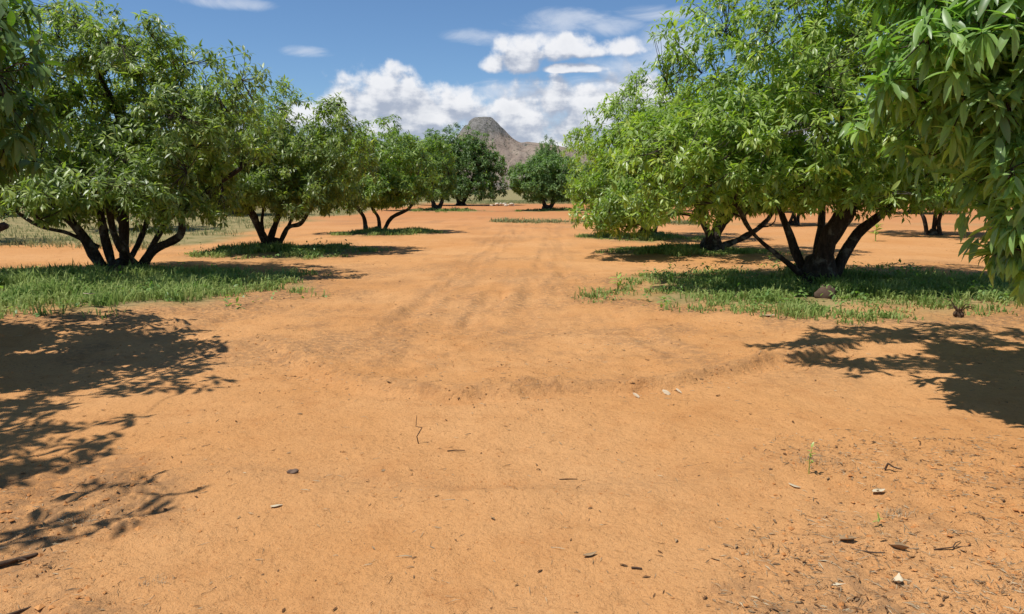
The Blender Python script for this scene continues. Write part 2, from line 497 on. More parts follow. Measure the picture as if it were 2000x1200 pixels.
def soil_mat():
    m, t, o = new_mat('soil')
    v = t.n('ShaderNodeTexCoord').outputs['Object']
    rough = t.n('ShaderNodeAttribute', attribute_name='rough').outputs['Fac']
    grassy = t.n('ShaderNodeAttribute', attribute_name='grassy').outputs['Fac']
    litter = t.n('ShaderNodeAttribute', attribute_name='litter').outputs['Fac']
    geo = t.n('ShaderNodeNewGeometry')
    big = t.noise(v, 0.35, 4.0, 0.6)
    midn = t.noise(v, 2.4, 5.0, 0.65)
    fine = t.noise(v, 34.0, 6.0, 0.75)
    grit = t.noise(v, 160.0, 2.0, 0.6)
    col = t.mix(t.ramp(big, 0.3, 0.7), SOIL_A, SOIL_B)
    col = t.mix(t.math('MULTIPLY', t.ramp(midn, 0.48, 0.75), 0.45), col, SOIL_C)
    col = t.mix(t.math('MULTIPLY', t.ramp(fine, 0.50, 0.70), 0.55), col, (0.33, 0.14, 0.05))
    col = t.mix(t.math('MULTIPLY', t.ramp(grit, 0.60, 0.72), 0.45), col, (0.70, 0.45, 0.24))
    # scattered small dark specks, denser where the soil is rough
    for scl, thr, amt, lo in ((26.0, 0.20, 0.42, 0.50), (48.0, 0.22, 0.45, 0.46), (85.0, 0.24, 0.40, 0.40)):
        speck = t.n('ShaderNodeTexVoronoi', inp={'Vector': t.vmath('ADD', t.vmath('MULTIPLY', v, (1.0, 1.5, 0.0)), t.vmath('MULTIPLY', t.noise(v, scl * 2, 2.0, 0.5, out=1), (0.6 / scl, 0.6 / scl, 0.0))), 'Scale': scl, 'Randomness': 1.0})
        sp = t.math('MULTIPLY', t.ramp(speck.outputs['Distance'], thr, thr * 0.5), t.ramp(t.noise(v, scl * 0.16, 3.0, 0.6), lo, lo + 0.14))
        col = t.mix(t.math('MULTIPLY', sp, t.math('ADD', amt, t.math('MULTIPLY', rough, 0.30))), col, (0.17, 0.085, 0.042))
    dist = t.n('ShaderNodeVectorMath', operation='LENGTH', inp={0: geo.outputs['Position']}).outputs['Value']
    col = t.mix(t.math('MULTIPLY', t.ramp(dist, 16.0, 60.0), 0.75), col, (0.46, 0.19, 0.075))
    gcol = t.mix(t.ramp(t.noise(v, 1.7, 4.0, 0.6), 0.35, 0.65), (0.14, 0.165, 0.065), (0.32, 0.27, 0.13))
    col = t.mix(t.math('MULTIPLY', litter, t.ramp(t.noise(v, 14.0, 4.0, 0.7), 0.35, 0.60)), col, (0.22, 0.13, 0.07))
    col = t.mix(grassy, col, gcol)
    h = t.math('ADD', t.math('MULTIPLY', fine, 0.7), t.math('MULTIPLY', grit, 0.3))
    b1 = t.n('ShaderNodeBump', inp={'Strength': 0.9, 'Distance': 0.016, 'Height': h})
    b2 = t.n('ShaderNodeBump', inp={'Strength': 0.65, 'Distance': 0.06, 'Height': t.noise(v, 7.0, 6.0, 0.7), 'Normal': b1.outputs[0]})
    p = t.n('ShaderNodeBsdfPrincipled', inp={'Base Color': col, 'Roughness': 0.95, 'Specular IOR Level': 0.08, 'Normal': b2.outputs[0]})
    m.node_tree.links.new(p.outputs[0], o.inputs[0])
    return m


SOIL = soil_mat()

# ------------------------------------------------------------------ tree plan (needed for the ground)
L1_AT, L2_AT, L3_AT, L4_AT, L5_AT = (-7.2, 14.1), (-6.25, 20.0), (-5.0, 28.4), (-5.7, 58.0), (-5.2, 78.0)
R1_AT, R2_AT, R3_AT, R5_AT = (5.15, 12.8), (5.1, 19.8), (4.55, 26.0), (2.6, 58.0)
L0_AT, R0_AT = (-6.7, 6.9), (5.9, 6.9)
ISLANDS += [(-7.1, 12.1, 3.7, 3.5, 0.07), (-5.6, 19.5, 2.2, 1.7, 0.06), (-4.4, 27.8, 2.0, 1.7, 0.05), (-5.0, 57.5, 3.5, 3.0, 0.05),
            (5.5, 12.2, 4.0, 3.1, 0.07), (4.6, 19.6, 2.3, 1.7, 0.06), (4.4, 25.6, 2.2, 1.6, 0.05), (3.4, 58.0, 3.6, 3.0, 0.05)]


def island_q(x, y, isl):
    ix, iy, rx, ry, hh = isl
    return np.hypot((x - ix) / rx, (y - iy) / ry) + 0.16 * fbm(x * 0.8, y * 0.8, seed=50) + 0.05 * fbm(x * 4, y * 4, oct=2, seed=51)


# ------------------------------------------------------------------ the ground
def axis(lo, hi, step, far_lo, far_hi, grow=1.055):
    a = list(np.arange(lo, hi + 1e-6, step))
    s, x = step, a[-1]
    while x < far_hi:
        s *= grow; x += s; a.append(x)
    s, x = step, a[0]; b = []
    while x > far_lo:
        s *= grow; x -= s; b.append(x)
    return np.array(b[::-1] + a)


gx = axis(-3.8, 3.8, 0.042, -9000, 9000, 1.115)
gy = axis(2.2, 7.2, 0.038, -9000, 9000, 1.06)
GX, GY = np.meshgrid(gx, gy)
fx, fy = GX.ravel(), GY.ravel()
H = ground(fx, fy)
n_x, n_y = len(gx), len(gy)
idx = np.arange(n_x * n_y).reshape(n_y, n_x)
quads = np.stack([idx[:-1, :-1], idx[:-1, 1:], idx[1:, 1:], idx[1:, :-1]], -1).reshape(-1, 4)
gr = np.zeros_like(fx); lit_ = np.zeros_like(fx)
for isl in ISLANDS:
    q = island_q(fx, fy, isl)
    gr = np.maximum(gr, 0.75 * (1 - sstep(q, 0.72, 0.98)))
    lit_ = np.maximum(lit_, 0.8 * np.exp(-((q - 1.0) / 0.13) ** 2))
# dry grass field left of the orchard lane and beyond it
field = sstep(-(fx + 9.5) - 0.25 * np.maximum(20 - fy, 0) + 1.5 * fbm(fx * 0.3, fy * 0.3, seed=60), 0.0, 1.5) * sstep(fy, 21.5, 23.0)
gr = np.maximum(gr, 0.85 * field)
gr = np.maximum(gr, 0.9 * sstep(fy + 8 * fbm(fx * 0.05, fy * 0.05, seed=61), 84, 100))
gr = np.maximum(gr, 0.8 * np.exp(-((fy - 37.5 + 0.10 * fx) / 0.9) ** 2) * sstep(fx, -2, 1) * sstep(fbm(fx * 0.6, fy * 0.6, seed=62), -0.35, 0.3))
lit_ = np.maximum(lit_, 0.55 * sstep(rough_mask(fx, fy) * (0.6 + 0.7 * fbm(fx * 1.6, fy * 1.6, seed=63)), 0.25, 0.8))
mk = (fy > 2) & (fy < 45) & (np.abs(fx) < 9)
xk, yk = fx[mk], fy[mk]
tr_ = np.zeros(mk.sum())
for k_, wl in enumerate(WHEELS):
    dd_ = seg_dist(xk, yk, wl) + 0.10 * fbm(xk * 1.5, yk * 1.5, seed=30 + k_)
    tr_ = np.maximum(tr_, 0.55 * np.exp(-((np.abs(dd_) - 0.20) / 0.14) ** 2) * sstep(fbm(xk * 1.3, yk * 1.3, seed=66 + k_), -0.35, 0.4))
tr_ = np.maximum(tr_, 0.42 * np.exp(-((seg_dist(xk, yk, STEP) - 0.08) / 0.11) ** 2) * sstep(xk, -3.0, -1.0))  # darker band along the step edge, brings out the ridge line
tr_ = np.maximum(tr_, 0.2 * np.exp(-((seg_dist(xk, yk, LOWER) + 0.02) / 0.15) ** 2))
tr_ = np.maximum(tr_, 0.45 * sstep(fbm(xk * 0.8, yk * 0.8, oct=4, seed=69), 0.25, 0.7) * sstep(yk, 5.5, 7))
lit_[mk] = np.maximum(lit_[mk], tr_)
link('ground', mesh_from('ground', np.stack([fx, fy, H], 1), None, quads, SOIL, True,
                         {'rough': rough_mask(fx, fy), 'grassy': gr, 'litter': lit_}), kind='structure')


# ------------------------------------------------------------------ the mountain
def mountain():
    xs = np.linspace(-1300, 1700, 400); ys = np.linspace(2300, 4200, 100)
    MX, MY = np.meshgrid(xs, ys)
    x, y = MX.ravel(), MY.ravel()
    n1 = fbm(x / 260, y / 260, oct=5, seed=70); n2 = fbm(x / 60, y / 60, oct=4, seed=71)
    d = np.hypot((x + 112) / 1.0, (y - 3050) / 1.4)
    ridge = np.interp(x, [-1200, -640, -480, -330, -210, 0, 120, 225, 330, 620, 960, 1400], [20, 70, 112, 160, 184, 190, 184, 170, 150, 104, 50, 10])
    base = ridge * np.exp(-((np.abs(y - 3080 - 60 * n1) / 420) ** 1.7))
    dome = 92 * (1 - sstep(d + 12 * n1 + 4 * n2, 22, 152)) + 10 * (1 - sstep(d, 0, 95))
    gul = np.abs(fbm(x / 75 + 0.4 * n1, y / 240, oct=3, seed=73))
    h = base + dome - 13 * np.exp(-(gul / 0.13) ** 2) * sstep(base, 30, 110) + 7 * n1 * sstep(base, 10, 90) + 4.0 * n2 * sstep(base, 10, 90) - 6
    edge = np.minimum(np.minimum(sstep(x, -1300, -1000), 1 - sstep(x, 1400, 1700)), np.minimum(sstep(y, 2300, 2500), 1 - sstep(y, 3900, 4200)))
    h = h * edge - 8 * (1 - edge)
    i = np.arange(len(xs) * len(ys)).reshape(len(ys), len(xs))
    q = np.stack([i[:-1, :-1], i[:-1, 1:], i[1:, 1:], i[1:, :-1]], -1).reshape(-1, 4)
    m, t, o = new_mat('mountain_rock')
    v = t.n('ShaderNodeTexCoord').outputs['Object']
    geo = t.n('ShaderNodeNewGeometry')
    rock = t.n('ShaderNodeAttribute', attribute_name='rock').outputs['Fac']
    a = t.noise(v, 0.02, 6.0, 0.7); b = t.noise(v, 0.09, 5.0, 0.75)
    grass = t.mix(t.ramp(a, 0.35, 0.65), (0.265, 0.205, 0.160), (0.36, 0.29, 0.225))
    rk = t.mix(t.ramp(b, 0.35, 0.65), (0.155, 0.145, 0.130), (0.29, 0.275, 0.245))
    vs = t.vmath('MULTIPLY', v, (1.0, 1.0, 0.25))
    streak = t.ramp(t.noise(vs, 0.05, 4.0, 0.6), 0.52, 0.68)
    rk = t.mix(t.math('MULTIPLY', streak, 0.6), rk, (0.085, 0.085, 0.065))
    col = t.mix(rock, grass, rk)
    vor = t.n('ShaderNodeTexVoronoi', inp={'Vector': v, 'Scale': 0.055}).outputs['Distance']
    col = t.mix(t.math('MULTIPLY', t.ramp(vor, 0.36, 0.16), 0.75), col, (0.080, 0.088, 0.055))
    bp = t.n('ShaderNodeBump', inp={'Strength': 1.0, 'Distance': 9.0, 'Height': b})
    p = t.n('ShaderNodeBsdfPrincipled', inp={'Base Color': col, 'Roughness': 1.0, 'Specular IOR Level': 0.0, 'Normal': bp.outputs[0]})
    m.node_tree.links.new(p.outputs[0], o.inputs[0])
    rockv = np.clip(sstep(dome + 14 * n2, 18, 60) + 0.7 * sstep(n2 + 0.5 * n1, 0.55, 0.8), 0, 1)
    link('mountain', mesh_from('mountain', np.stack([x, y, h], 1), None, q, m, True, {'rock': rockv}), kind='structure')


mountain()


# ------------------------------------------------------------------ leaves
def leaf_template(n):
    """a lance-shaped mango leaf, unit length along +x, folded along its midrib and curved down; n = stations"""
    t = np.linspace(0, 1, n)
    wd = 0.155 * np.sin(np.pi * t ** 0.85) ** 0.8
    wd[0] = 0.0; wd[-1] = 0.0
    V, mid, rows = [], [], []
    for k in range(n):
        z = -0.24 * t[k] ** 2
        if k in (0, n - 1):
            rows.append((len(V),)); V.append((t[k], 0, z)); mid.append(1.0 if k == 0 else 0.9)
        else:
            b = len(V); rows.append((b, b + 1, b + 2))
            V += [(t[k], wd[k], z + 0.28 * wd[k]), (t[k], 0, z), (t[k], -wd[k], z + 0.28 * wd[k])]
            mid += [0.0, 1.0, 0.0]
    T = []
    for r0, r1 in zip(rows[:-1], rows[1:]):
        if len(r0) == 1:
            T += [(r0[0], r1[1], r1[0]), (r0[0], r1[2], r1[1])]
        elif len(r1) == 1:
            T += [(r0[0], r0[1], r1[0]), (r0[1], r0[2], r1[0])]
        else:
            for q in (0, 1):
                T += [(r0[q], r0[q + 1], r1[q + 1]), (r0[q], r1[q + 1], r1[q])]
    return np.array(V), np.array(T)[:, ::-1], np.array(mid)


LEAF_T = {k: leaf_template(k) for k in (3, 4, 5, 6)}


def leaf_frames(P, D, per, length, droop, r):
    """whorls at P with axis D -> base points, frames (N,3,3 columns l, s, n), lengths"""
    W = len(P)
    cnt = r.integers(per[0], per[1] + 1, W)
    wi = np.repeat(np.arange(W), cnt); N = len(wi)
    k = np.arange(N) - np.repeat(np.cumsum(cnt) - cnt, cnt)
    D = D[wi]
    a = np.cross(D, np.array([0.3, 0.2, 0.93])); a /= np.linalg.norm(a, axis=1, keepdims=True) + 1e-6
    b = np.cross(D, a)
    th = k * 2.4 + r.random(W)[wi] * 6.28 + r.normal(0, 0.25, N)
    tilt = np.radians(r.uniform(40, 105, N))
    l = D * np.cos(tilt)[:, None] + (a * np.cos(th)[:, None] + b * np.sin(th)[:, None]) * np.sin(tilt)[:, None]
    l[:, 2] -= droop * r.uniform(0.5, 1.3, N)
    l /= np.linalg.norm(l, axis=1, keepdims=True)
    up = np.array([0, 0, 1.0]) + r.normal(0, 0.30, (N, 3)) + 0.35 * D
    n = up - l * (up * l).sum(1, keepdims=True); n /= np.linalg.norm(n, axis=1, keepdims=True) + 1e-6
    s = np.cross(n, l)
    base = P[wi] - D * (r.uniform(0.0, 0.10, N))[:, None] + l * 0.015
    L = length * r.uniform(0.65, 1.2, N)
    F = np.stack([l, s, n], 2)
    return base, F, L, wi


def leaves_mesh(name, base, F, L, tint, tmpl, mat):
    V0, T0, mid0 = LEAF_T[tmpl]
    N, nv = len(base), len(V0)
    V = base[:, None] + np.einsum('nij,vj->nvi', F, V0) * L[:, None, None]
    T = (T0[None] + (np.arange(N) * nv)[:, None, None]).reshape(-1, 3)
    return mesh_from(name, V.reshape(-1, 3), T, None, mat, True,
                     {'tint': np.repeat(tint, nv), 'mid': np.tile(mid0, N)})


LEAF_PARTS = {}


def leaf_part_mesh(mat, tint):
    k = (mat.name, int(tint * 12))
    if k not in LEAF_PARTS:
        V0, T0, mid0 = LEAF_T[6]
        LEAF_PARTS[k] = mesh_from('leaf', V0, T0, None, mat, True, {'tint': np.full(len(V0), min(tint, 0.95)), 'mid': mid0})
    return LEAF_PARTS[k]


def curve_path(a, b, sag, r, step=0.14, wob=0.08):
    n = max(3, int(np.linalg.norm(b - a) / step) + 1)
    t = np.linspace(0, 1, n)[:, None]
    p = a + (b - a) * t
    p[:, 2:] += sag * np.sin(np.pi * t) * np.linalg.norm(b - a)
    w_ = r.normal(0, wob, 3)
    p += np.sin(np.pi * t) * w_ * np.linalg.norm(b - a) + np.sin(2 * np.pi * t) * r.normal(0, wob * 0.5, 3) * np.linalg.norm(b - a)
    return p


def mango_tree(label, xy, lobes, limbs, mat, whorls, per=(8, 12), length=0.19, tmpl=4, seed=1, clump=0.0, group='mango trees of the orchard',
               parts=0, droop=0.45, zmin=0.5, stump=(0.28, 0.35), bright=0.0, shell=2.4, cut=None, sparse_twigs=1.0, spray=0.32, slim=1.0):
    r = np.random.default_rng(seed)
    x0, y0 = xy
    z0 = gz(x0, y0)
    root = thing('mango_tree', label, 'tree', (x0, y0, z0), group)
    lobes = [(np.array(c, float) - (x0, y0, z0), np.array(rad, float), wt_) for c, rad, wt_ in lobes]
    wts = np.array([q[2] * (q[1][0] * q[1][1] + q[1][0] * q[1][2] + q[1][1] * q[1][2]) for q in lobes]); wts /= wts.sum()
    # whorl points, thickest near the crown's skin, in clumps with gaps between
    pts, out_ = [], []
    have = 0
    while have < whorls:
        m = whorls * 2
        li = r.choice(len(lobes), m, p=wts)
        d = r.normal(0, 1, (m, 3)); d /= np.linalg.norm(d, axis=1, keepdims=True)
        rad = r.random(m) ** (1 / shell)
        cen = np.array([q[0] for q in lobes])[li]; rr = np.array([q[1] for q in lobes])[li]
        bump_ = 1 + 0.20 * vnoise(d[:, 0] * 2.3 + li * 9, d[:, 1] * 2.3, d[:, 2] * 2.3 + 0.01, seed=seed)
        p = cen + d * rr * (rad * bump_)[:, None]
        ok = p[:, 2] > zmin + 0.22 + 0.45 * vnoise(p[:, 0] * 1.3, p[:, 1] * 1.3, seed=seed + 3) + 0.2 * vnoise(p[:, 0] * 4, p[:, 1] * 4, seed=seed + 4)
        cn = fbm(p[:, 0] * 1.25, p[:, 1] * 1.25, p[:, 2] * 1.25 + 0.01, oct=2, seed=seed + 5)
        ok &= cn + r.normal(0, 0.18, m) > clump
        if cut is not None:
            ok &= cut(p + (x0, y0, z0))
        p, d = p[ok], d[ok]
        pts.append(p); out_.append(d); have += len(p)
    P = np.vstack(pts)[:whorls]; O = np.vstack(out_)[:whorls]
    # draw the whorls together into the sprays that each branch end carries
    cen = P[r.permutation(len(P))[:max(20, len(P) // 10)]]
    for s0 in range(0, len(P), 1000):
        q = P[s0:s0 + 1000]
        dd = ((q[:, None] - cen[None]) ** 2).sum(2)
        j = dd.argmin(1)
        P[s0:s0 + 1000] = q + (cen[j] - q) * spray
    D = 0.75 * O + np.array([0, 0, 0.45]) + r.normal(0, 0.28, P.shape)
    D /= np.linalg.norm(D, axis=1, keepdims=True)
    # wood: stump, limbs, branches, twigs
    wood_nodes, wood_r = [], []
    sr, sh = stump
    sp = np.array([[0, 0, -0.12], [0, 0, 0.02], [0.02, 0, 0.35 * sh], [0.0, 0.02, sh]])
    sv = tube(sp, [sr * 1.9, sr * 1.35, sr * 1.05, sr * 0.72], 12, 0.22, seed, True)
    V, Q, T = sv
    link('trunk', mesh_from('trunk', V, T, Q, BARK), root)
    for k, (path, r0) in enumerate(limbs):
        r0 = r0 * 0.84
        q = np.array([(p[0], (p[2] if len(p) > 2 else r.normal(0, 0.12) + 0.25 * (i > 0) * (k % 3 - 1) * i), p[1]) for i, p in enumerate(path)], float)
        q[0, 2] -= 0.08
        tt = np.linspace(0, len(q) - 1, (len(q) - 1) * 6 + 1)
        i = np.clip(tt.astype(int), 0, len(q) - 2); f = (tt - i)[:, None]
        p0, p1, p2, p3 = q[np.clip(i - 1, 0, None)], q[i], q[i + 1], q[np.clip(i + 2, None, len(q) - 1)]
        c = 0.5 * (2 * p1 + (p2 - p0) * f + (2 * p0 - 5 * p1 + 4 * p2 - p3) * f ** 2 + (3 * p1 - p0 - 3 * p2 + p3) * f ** 3)
        c += 0.25 * r0 * np.stack([vnoise(tt * 1.1, tt * 0 + k, seed=seed + 9), vnoise(tt * 1.1, tt * 0 + k + 40, seed=seed + 9), tt * 0], 1)
        rr = np.linspace(r0, r0 * 0.55, len(c)) * (1 + 0.42 * np.exp(-np.arange(len(c)) / 2.0)) * (1 + 0.10 * vnoise(tt * 2.3, tt * 0 + k + 3, seed=seed + 11))
        V, Q, T = tube(c, rr, 10, 0.32, seed + k, True)
        link('limb', mesh_from('limb', V, T, Q, BARK), root)
        for a_, b_ in zip(c[len(c) // 3:], rr[len(c) // 3:]):
            wood_nodes.append(a_); wood_r.append(b_)
    wn, wr = np.array(wood_nodes), np.array(wood_r)
    parts_w = []

    def grow(targets, rmax, ratio, sides, sag, keep):
        nonlocal wn, wr
        newn, newr = [], []
        for tg in targets:
            v = tg - wn
            dd = np.linalg.norm(v, axis=1) + 0.6 * np.maximum(0, wn[:, 2] - tg[2])
            j = int(np.argmin(dd))
            c = curve_path(wn[j], tg, sag, r)
            ra = min(rmax, wr[j] * ratio)
            rr = np.linspace(ra, ra * 0.35, len(c))
            parts_w.append(tube(c, rr, sides, 0.12, seed + len(parts_w)))
            newn.append(c[1:]); newr.append(rr[1:])
            if keep:
                wn = np.vstack([wn, c[1:]]); wr = np.concatenate([wr, rr[1:]])
    far_first = P[r.permutation(len(P))]
    inner = np.array([0, 0, 0.0])
    grow(far_first[:14] * 0.92, 0.055, 0.75, 6, 0.10, True)
    grow(far_first[14:60] * 0.96, 0.028, 0.7, 5, 0.06, True)
    grow(far_first[60:200], 0.014, 0.75, 4, 0.03, True)
    V, Q, T = join(parts_w)
    link('branches', mesh_from('branches', V, T, Q, BARK), root, kind='stuff')
    tw = P if sparse_twigs >= 1 else P[r.random(len(P)) < sparse_twigs]
    best = np.zeros(len(tw), int)
    for s0 in range(0, len(tw), 400):
        dd = ((tw[s0:s0 + 400, None] - wn[None]) ** 2).sum(2)
        best[s0:s0 + 400] = dd.argmin(1)
    A = wn[best]; mid = (A + tw) / 2 + r.normal(0, 0.03, tw.shape); mid[:, 2] -= 0.03
    off3 = r.normal(0, 1, (len(tw), 3)); dirv = tw - A
    s1 = np.cross(dirv, off3); s1 /= np.linalg.norm(s1, axis=1, keepdims=True) + 1e-6
    s2 = np.cross(dirv, s1); s2 /= np.linalg.norm(s2, axis=1, keepdims=True) + 1e-6
    ring = []
    rings = ((A, 0.007), (mid, 0.005), (tw, 0.003)) if parts else ((A, 0.007), (tw, 0.003))
    for pt, rad_ in rings:
        for a_ in (0, 2.09, 4.19):
            ring.append(pt + rad_ * (s1 * math.cos(a_) + s2 * math.sin(a_)))
    V = np.stack(ring, 1).reshape(-1, 3)
    q0 = np.array([[b + j, b + (j + 1) % 3, b + 3 + (j + 1) % 3, b + 3 + j] for b in ((0, 3) if parts else (0,)) for j in range(3)])
    Q = (q0[None] + (np.arange(len(tw)) * 3 * len(rings))[:, None, None]).reshape(-1, 4)
    link('twigs', mesh_from('twigs', V, None, Q, BARK), root, kind='stuff')
    # leaves
    base, F, L, wi = leaf_frames(P, D, per, length, droop, r)
    F[:, :, 1] *= slim
    wt_tint = np.clip(r.normal(0.42 + bright, 0.20, len(P)), 0, 0.95)
    tint = np.clip(wt_tint[wi] + r.normal(0, 0.14, len(wi)), 0, 0.95)
    old = r.random(len(wi)) < 0.012
    tint[old] = 1.0
    big = np.zeros(len(wi), bool)
    if parts:
        wpos = base + (x0, y0, z0) + F[:, :, 0] * L[:, None] * 0.5
        dep = wpos[:, 1] * math.cos(PITCH) - (wpos[:, 2] - EYE) * math.sin(PITCH)
        hgt = wpos[:, 1] * math.sin(PITCH) + (wpos[:, 2] - EYE) * math.cos(PITCH)
        u = 1000 + F_PX * wpos[:, 0] / dep; v = 600 - F_PX * hgt / dep
        inside = (u > 4) & (u < 1996) & (v > 4) & (v < 1196) & (dep > 0.5)
        # keep those nothing nearer covers: the front leaf in each small cell of the view
        cell = (u // 14).astype(int) * 1000 + (v // 14).astype(int)
        order = np.argsort(dep); seen, front = set(), np.zeros(len(dep), bool)
        for q in order:
            if inside[q] and cell[q] not in seen:
                seen.add(cell[q]); front[q] = True
        ln = F_PX * L * np.linalg.norm(F[:, [0, 2], 0], axis=1) / dep
        ln[~front] = 0
        pick = np.argsort(-ln)[:parts]
        pick = pick[ln[pick] > 0]
        big[pick] = True
        for q in pick:
            o = bpy.data.objects.new('leaf', leaf_part_mesh(mat, tint[q]))
            M = Matrix.Identity(4)
            for a_ in range(3):
                for b_ in range(3):
                    M[a_][b_] = F[q, a_, b_] * L[q]
                M[a_][3] = base[q, a_]
            COL.objects.link(o)
            o.parent = root
            o.matrix_local = M
    k = ~big
    link('crown', leaves_mesh('crown', base[k], F[k], L[k], tint[k], tmpl, mat), root, kind='stuff')
    return root


G = 'mango trees of the orchard'
# right foreground tree: its crown hangs in from the right edge
R0 = mango_tree('near mango tree with big glossy leaves hanging in from the right edge', R0_AT,
    [((4.15, 5.4, 2.5), (1.7, 1.45, 1.2), 1.5), ((3.55, 5.0, 1.65), (0.65, 0.65, 0.8), 1.6), ((2.85, 6.8, 4.25), (2.0, 1.6, 0.7), 1.6), ((6.4, 7.0, 3.2), (2.4, 2.2, 1.6), 0.5),  # the high flat lobe, out of view, is added to cast the lane shadow
     ((3.2, 5.3, 2.6), (0.85, 0.9, 0.8), 1.6)],
    [([(0, 0), (-0.3, 1.0), (-1.0, 2.2), (-1.8, 3.4)], 0.15), ([(0.1, 0), (0.4, 1.2), (0.9, 2.6)], 0.14), ([(-0.1, 0.2, -0.1), (-0.6, 0.9, -0.6), (-1.3, 1.9, -1.2), (-2.0, 2.4, -1.6)], 0.11)],
    LEAF_NEAR, 2750, (8, 13), 0.185, 4, 101, -0.05, G, 300, 0.6, 0.7, bright=0.05, sparse_twigs=0.6, spray=0.30, slim=0.80)
# left foreground tree: dark foliage along the left edge
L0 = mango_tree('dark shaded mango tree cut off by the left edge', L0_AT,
    [((-6.7, 6.9, 2.7), (2.55, 2.6, 1.75), 1.0), ((-5.4, 3.2, 4.2), (2.2, 3.2, 0.8), 0.9), ((-5.45, 6.6, 2.3), (1.25, 1.4, 1.45), 1.3)],  # high front lobe is unseen, shaped to throw the shadow on the left soil
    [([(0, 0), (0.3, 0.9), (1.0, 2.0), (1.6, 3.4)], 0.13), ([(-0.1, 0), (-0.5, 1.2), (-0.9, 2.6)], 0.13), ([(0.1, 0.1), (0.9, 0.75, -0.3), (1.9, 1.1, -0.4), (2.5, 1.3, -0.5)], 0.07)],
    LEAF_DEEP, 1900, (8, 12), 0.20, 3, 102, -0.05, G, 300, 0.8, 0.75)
L1 = mango_tree('many stemmed olive green mango tree nearest on the left of the lane', L1_AT,
    [((-8.3, 14.2, 3.15), (2.7, 2.6, 2.2), 1.0), ((-6.2, 13.9, 3.0), (2.0, 2.2, 1.6), 1.0), ((-5.3, 13.7, 2.3), (1.15, 1.7, 1.15), 0.9), ((-7.6, 12.5, 2.1), (1.9, 1.2, 0.95), 0.6), ((-9.2, 13.0, 1.9), (1.5, 1.4, 0.95), 0.7), ((-5.6, 12.9, 1.75), (1.1, 1.2, 0.75), 0.7), ((-8.3, 15.6, 2.0), (2.2, 1.4, 1.1), 0.5), ((-7.2, 13.6, 1.55), (3.1, 2.7, 0.65), 1.0)],
    [([(-0.3, 0), (-0.65, 0.9), (-1.3, 1.5), (-2.3, 2.2)], 0.11), ([(-0.15, 0), (-0.3, 1.0), (-0.2, 2.2)], 0.09), ([(0.05, 0), (0.1, 1.2), (0.0, 2.2), (-0.3, 3.3)], 0.11),
     ([(0.3, 0.1), (0.3, 0.5), (0.12, 1.0), (0.3, 1.8)], 0.085), ([(0.35, 0.1), (0.62, 0.42), (1.15, 0.7), (1.22, 1.1), (1.6, 1.45), (2.3, 1.9)], 0.085), ([(0.45, 0.3), (0.75, 0.8), (1.05, 1.3), (1.2, 2.0)], 0.06), ([(-0.1, 0.05, 0.2), (0.25, 0.8, 0.5), (0.2, 1.5, 0.9), (0.6, 2.2, 1.1)], 0.07), ([(-0.4, 0.55, 0.0), (-0.75, 0.75, -0.3), (-1.3, 0.95, -0.4), (-1.9, 1.5, -0.5)], 0.05)],
    LEAF_OLIVE, 6600, (8, 12), 0.14, 3, 103, -0.14, G, 300, 0.48, 0.78, (0.34, 0.22), 0.02, 2.0, None, 0.5)
L2 = mango_tree('olive green mango tree with two forked stems, second on the left of the lane', L2_AT,
    [((-6.4, 20.0, 2.8), (2.35, 2.4, 1.75), 1.0), ((-4.8, 19.8, 2.5), (1.45, 1.8, 1.45), 1.0), ((-7.6, 19.6, 2.1), (1.4, 1.7, 1.3), 0.8), ((-5.9, 18.6, 1.7), (1.7, 1.2, 0.85), 0.7), ((-6.2, 19.7, 1.42), (2.5, 2.2, 0.6), 1.0)],
    [([(-0.1, 0), (-0.15, 0.5), (-0.45, 1.1), (-0.9, 1.8)], 0.12), ([(0.12, 0), (0.35, 0.5), (0.8, 0.65), (1.05, 1.0), (1.4, 1.7)], 0.08), ([(-0.05, 0.3), (0.2, 1.1), (0.3, 2.0)], 0.09), ([(0.05, 0.0, 0.1), (0.42, 0.6, 0.15), (0.55, 1.0, 0.2), (0.7, 1.6, 0.3)], 0.055), ([(-0.08, 0.05, -0.1), (-0.2, 0.6, -0.15), (-0.12, 1.1, -0.2), (-0.3, 1.8, -0.3)], 0.06)],
    LEAF_OLIVE, 5200, (8, 12), 0.15, 3, 104, -0.13, G, 0, 0.45, 0.75, (0.24, 0.25), 0.0, 2.3, None, 0.4)
L3 = mango_tree('green mango tree on two separate slim stems, third on the left of the lane', L3_AT,
    [((-5.0, 28.4, 2.65), (2.0, 2.1, 1.6), 1.0), ((-3.7, 28.3, 2.2), (1.25, 1.4, 1.25), 0.9), ((-6.7, 28.2, 2.5), (1.6, 1.6, 1.6), 1.0), ((-4.9, 27.2, 1.7), (1.7, 1.0, 0.8), 0.6), ((-5.1, 28.2, 1.5), (2.3, 1.8, 0.55), 0.9), ((-5.0, 26.9, 1.25), (1.8, 0.9, 0.5), 0.5)],
    [([(-0.35, 0), (-0.35, 0.5), (-0.6, 0.95), (-0.8, 1.6)], 0.09), ([(0.15, 0), (0.1, 0.5), (-0.1, 0.95), (0, 1.7)], 0.09), ([(0.2, 0), (0.55, 0.5), (1.15, 0.85), (1.5, 1.5)], 0.08)],
    LEAF_BRIGHT, 4200, (8, 11), 0.17, 3, 105, -0.14, G, 0, 0.42, 0.7, (0.2, 0.15), -0.12, 2.4, None, 0.3)
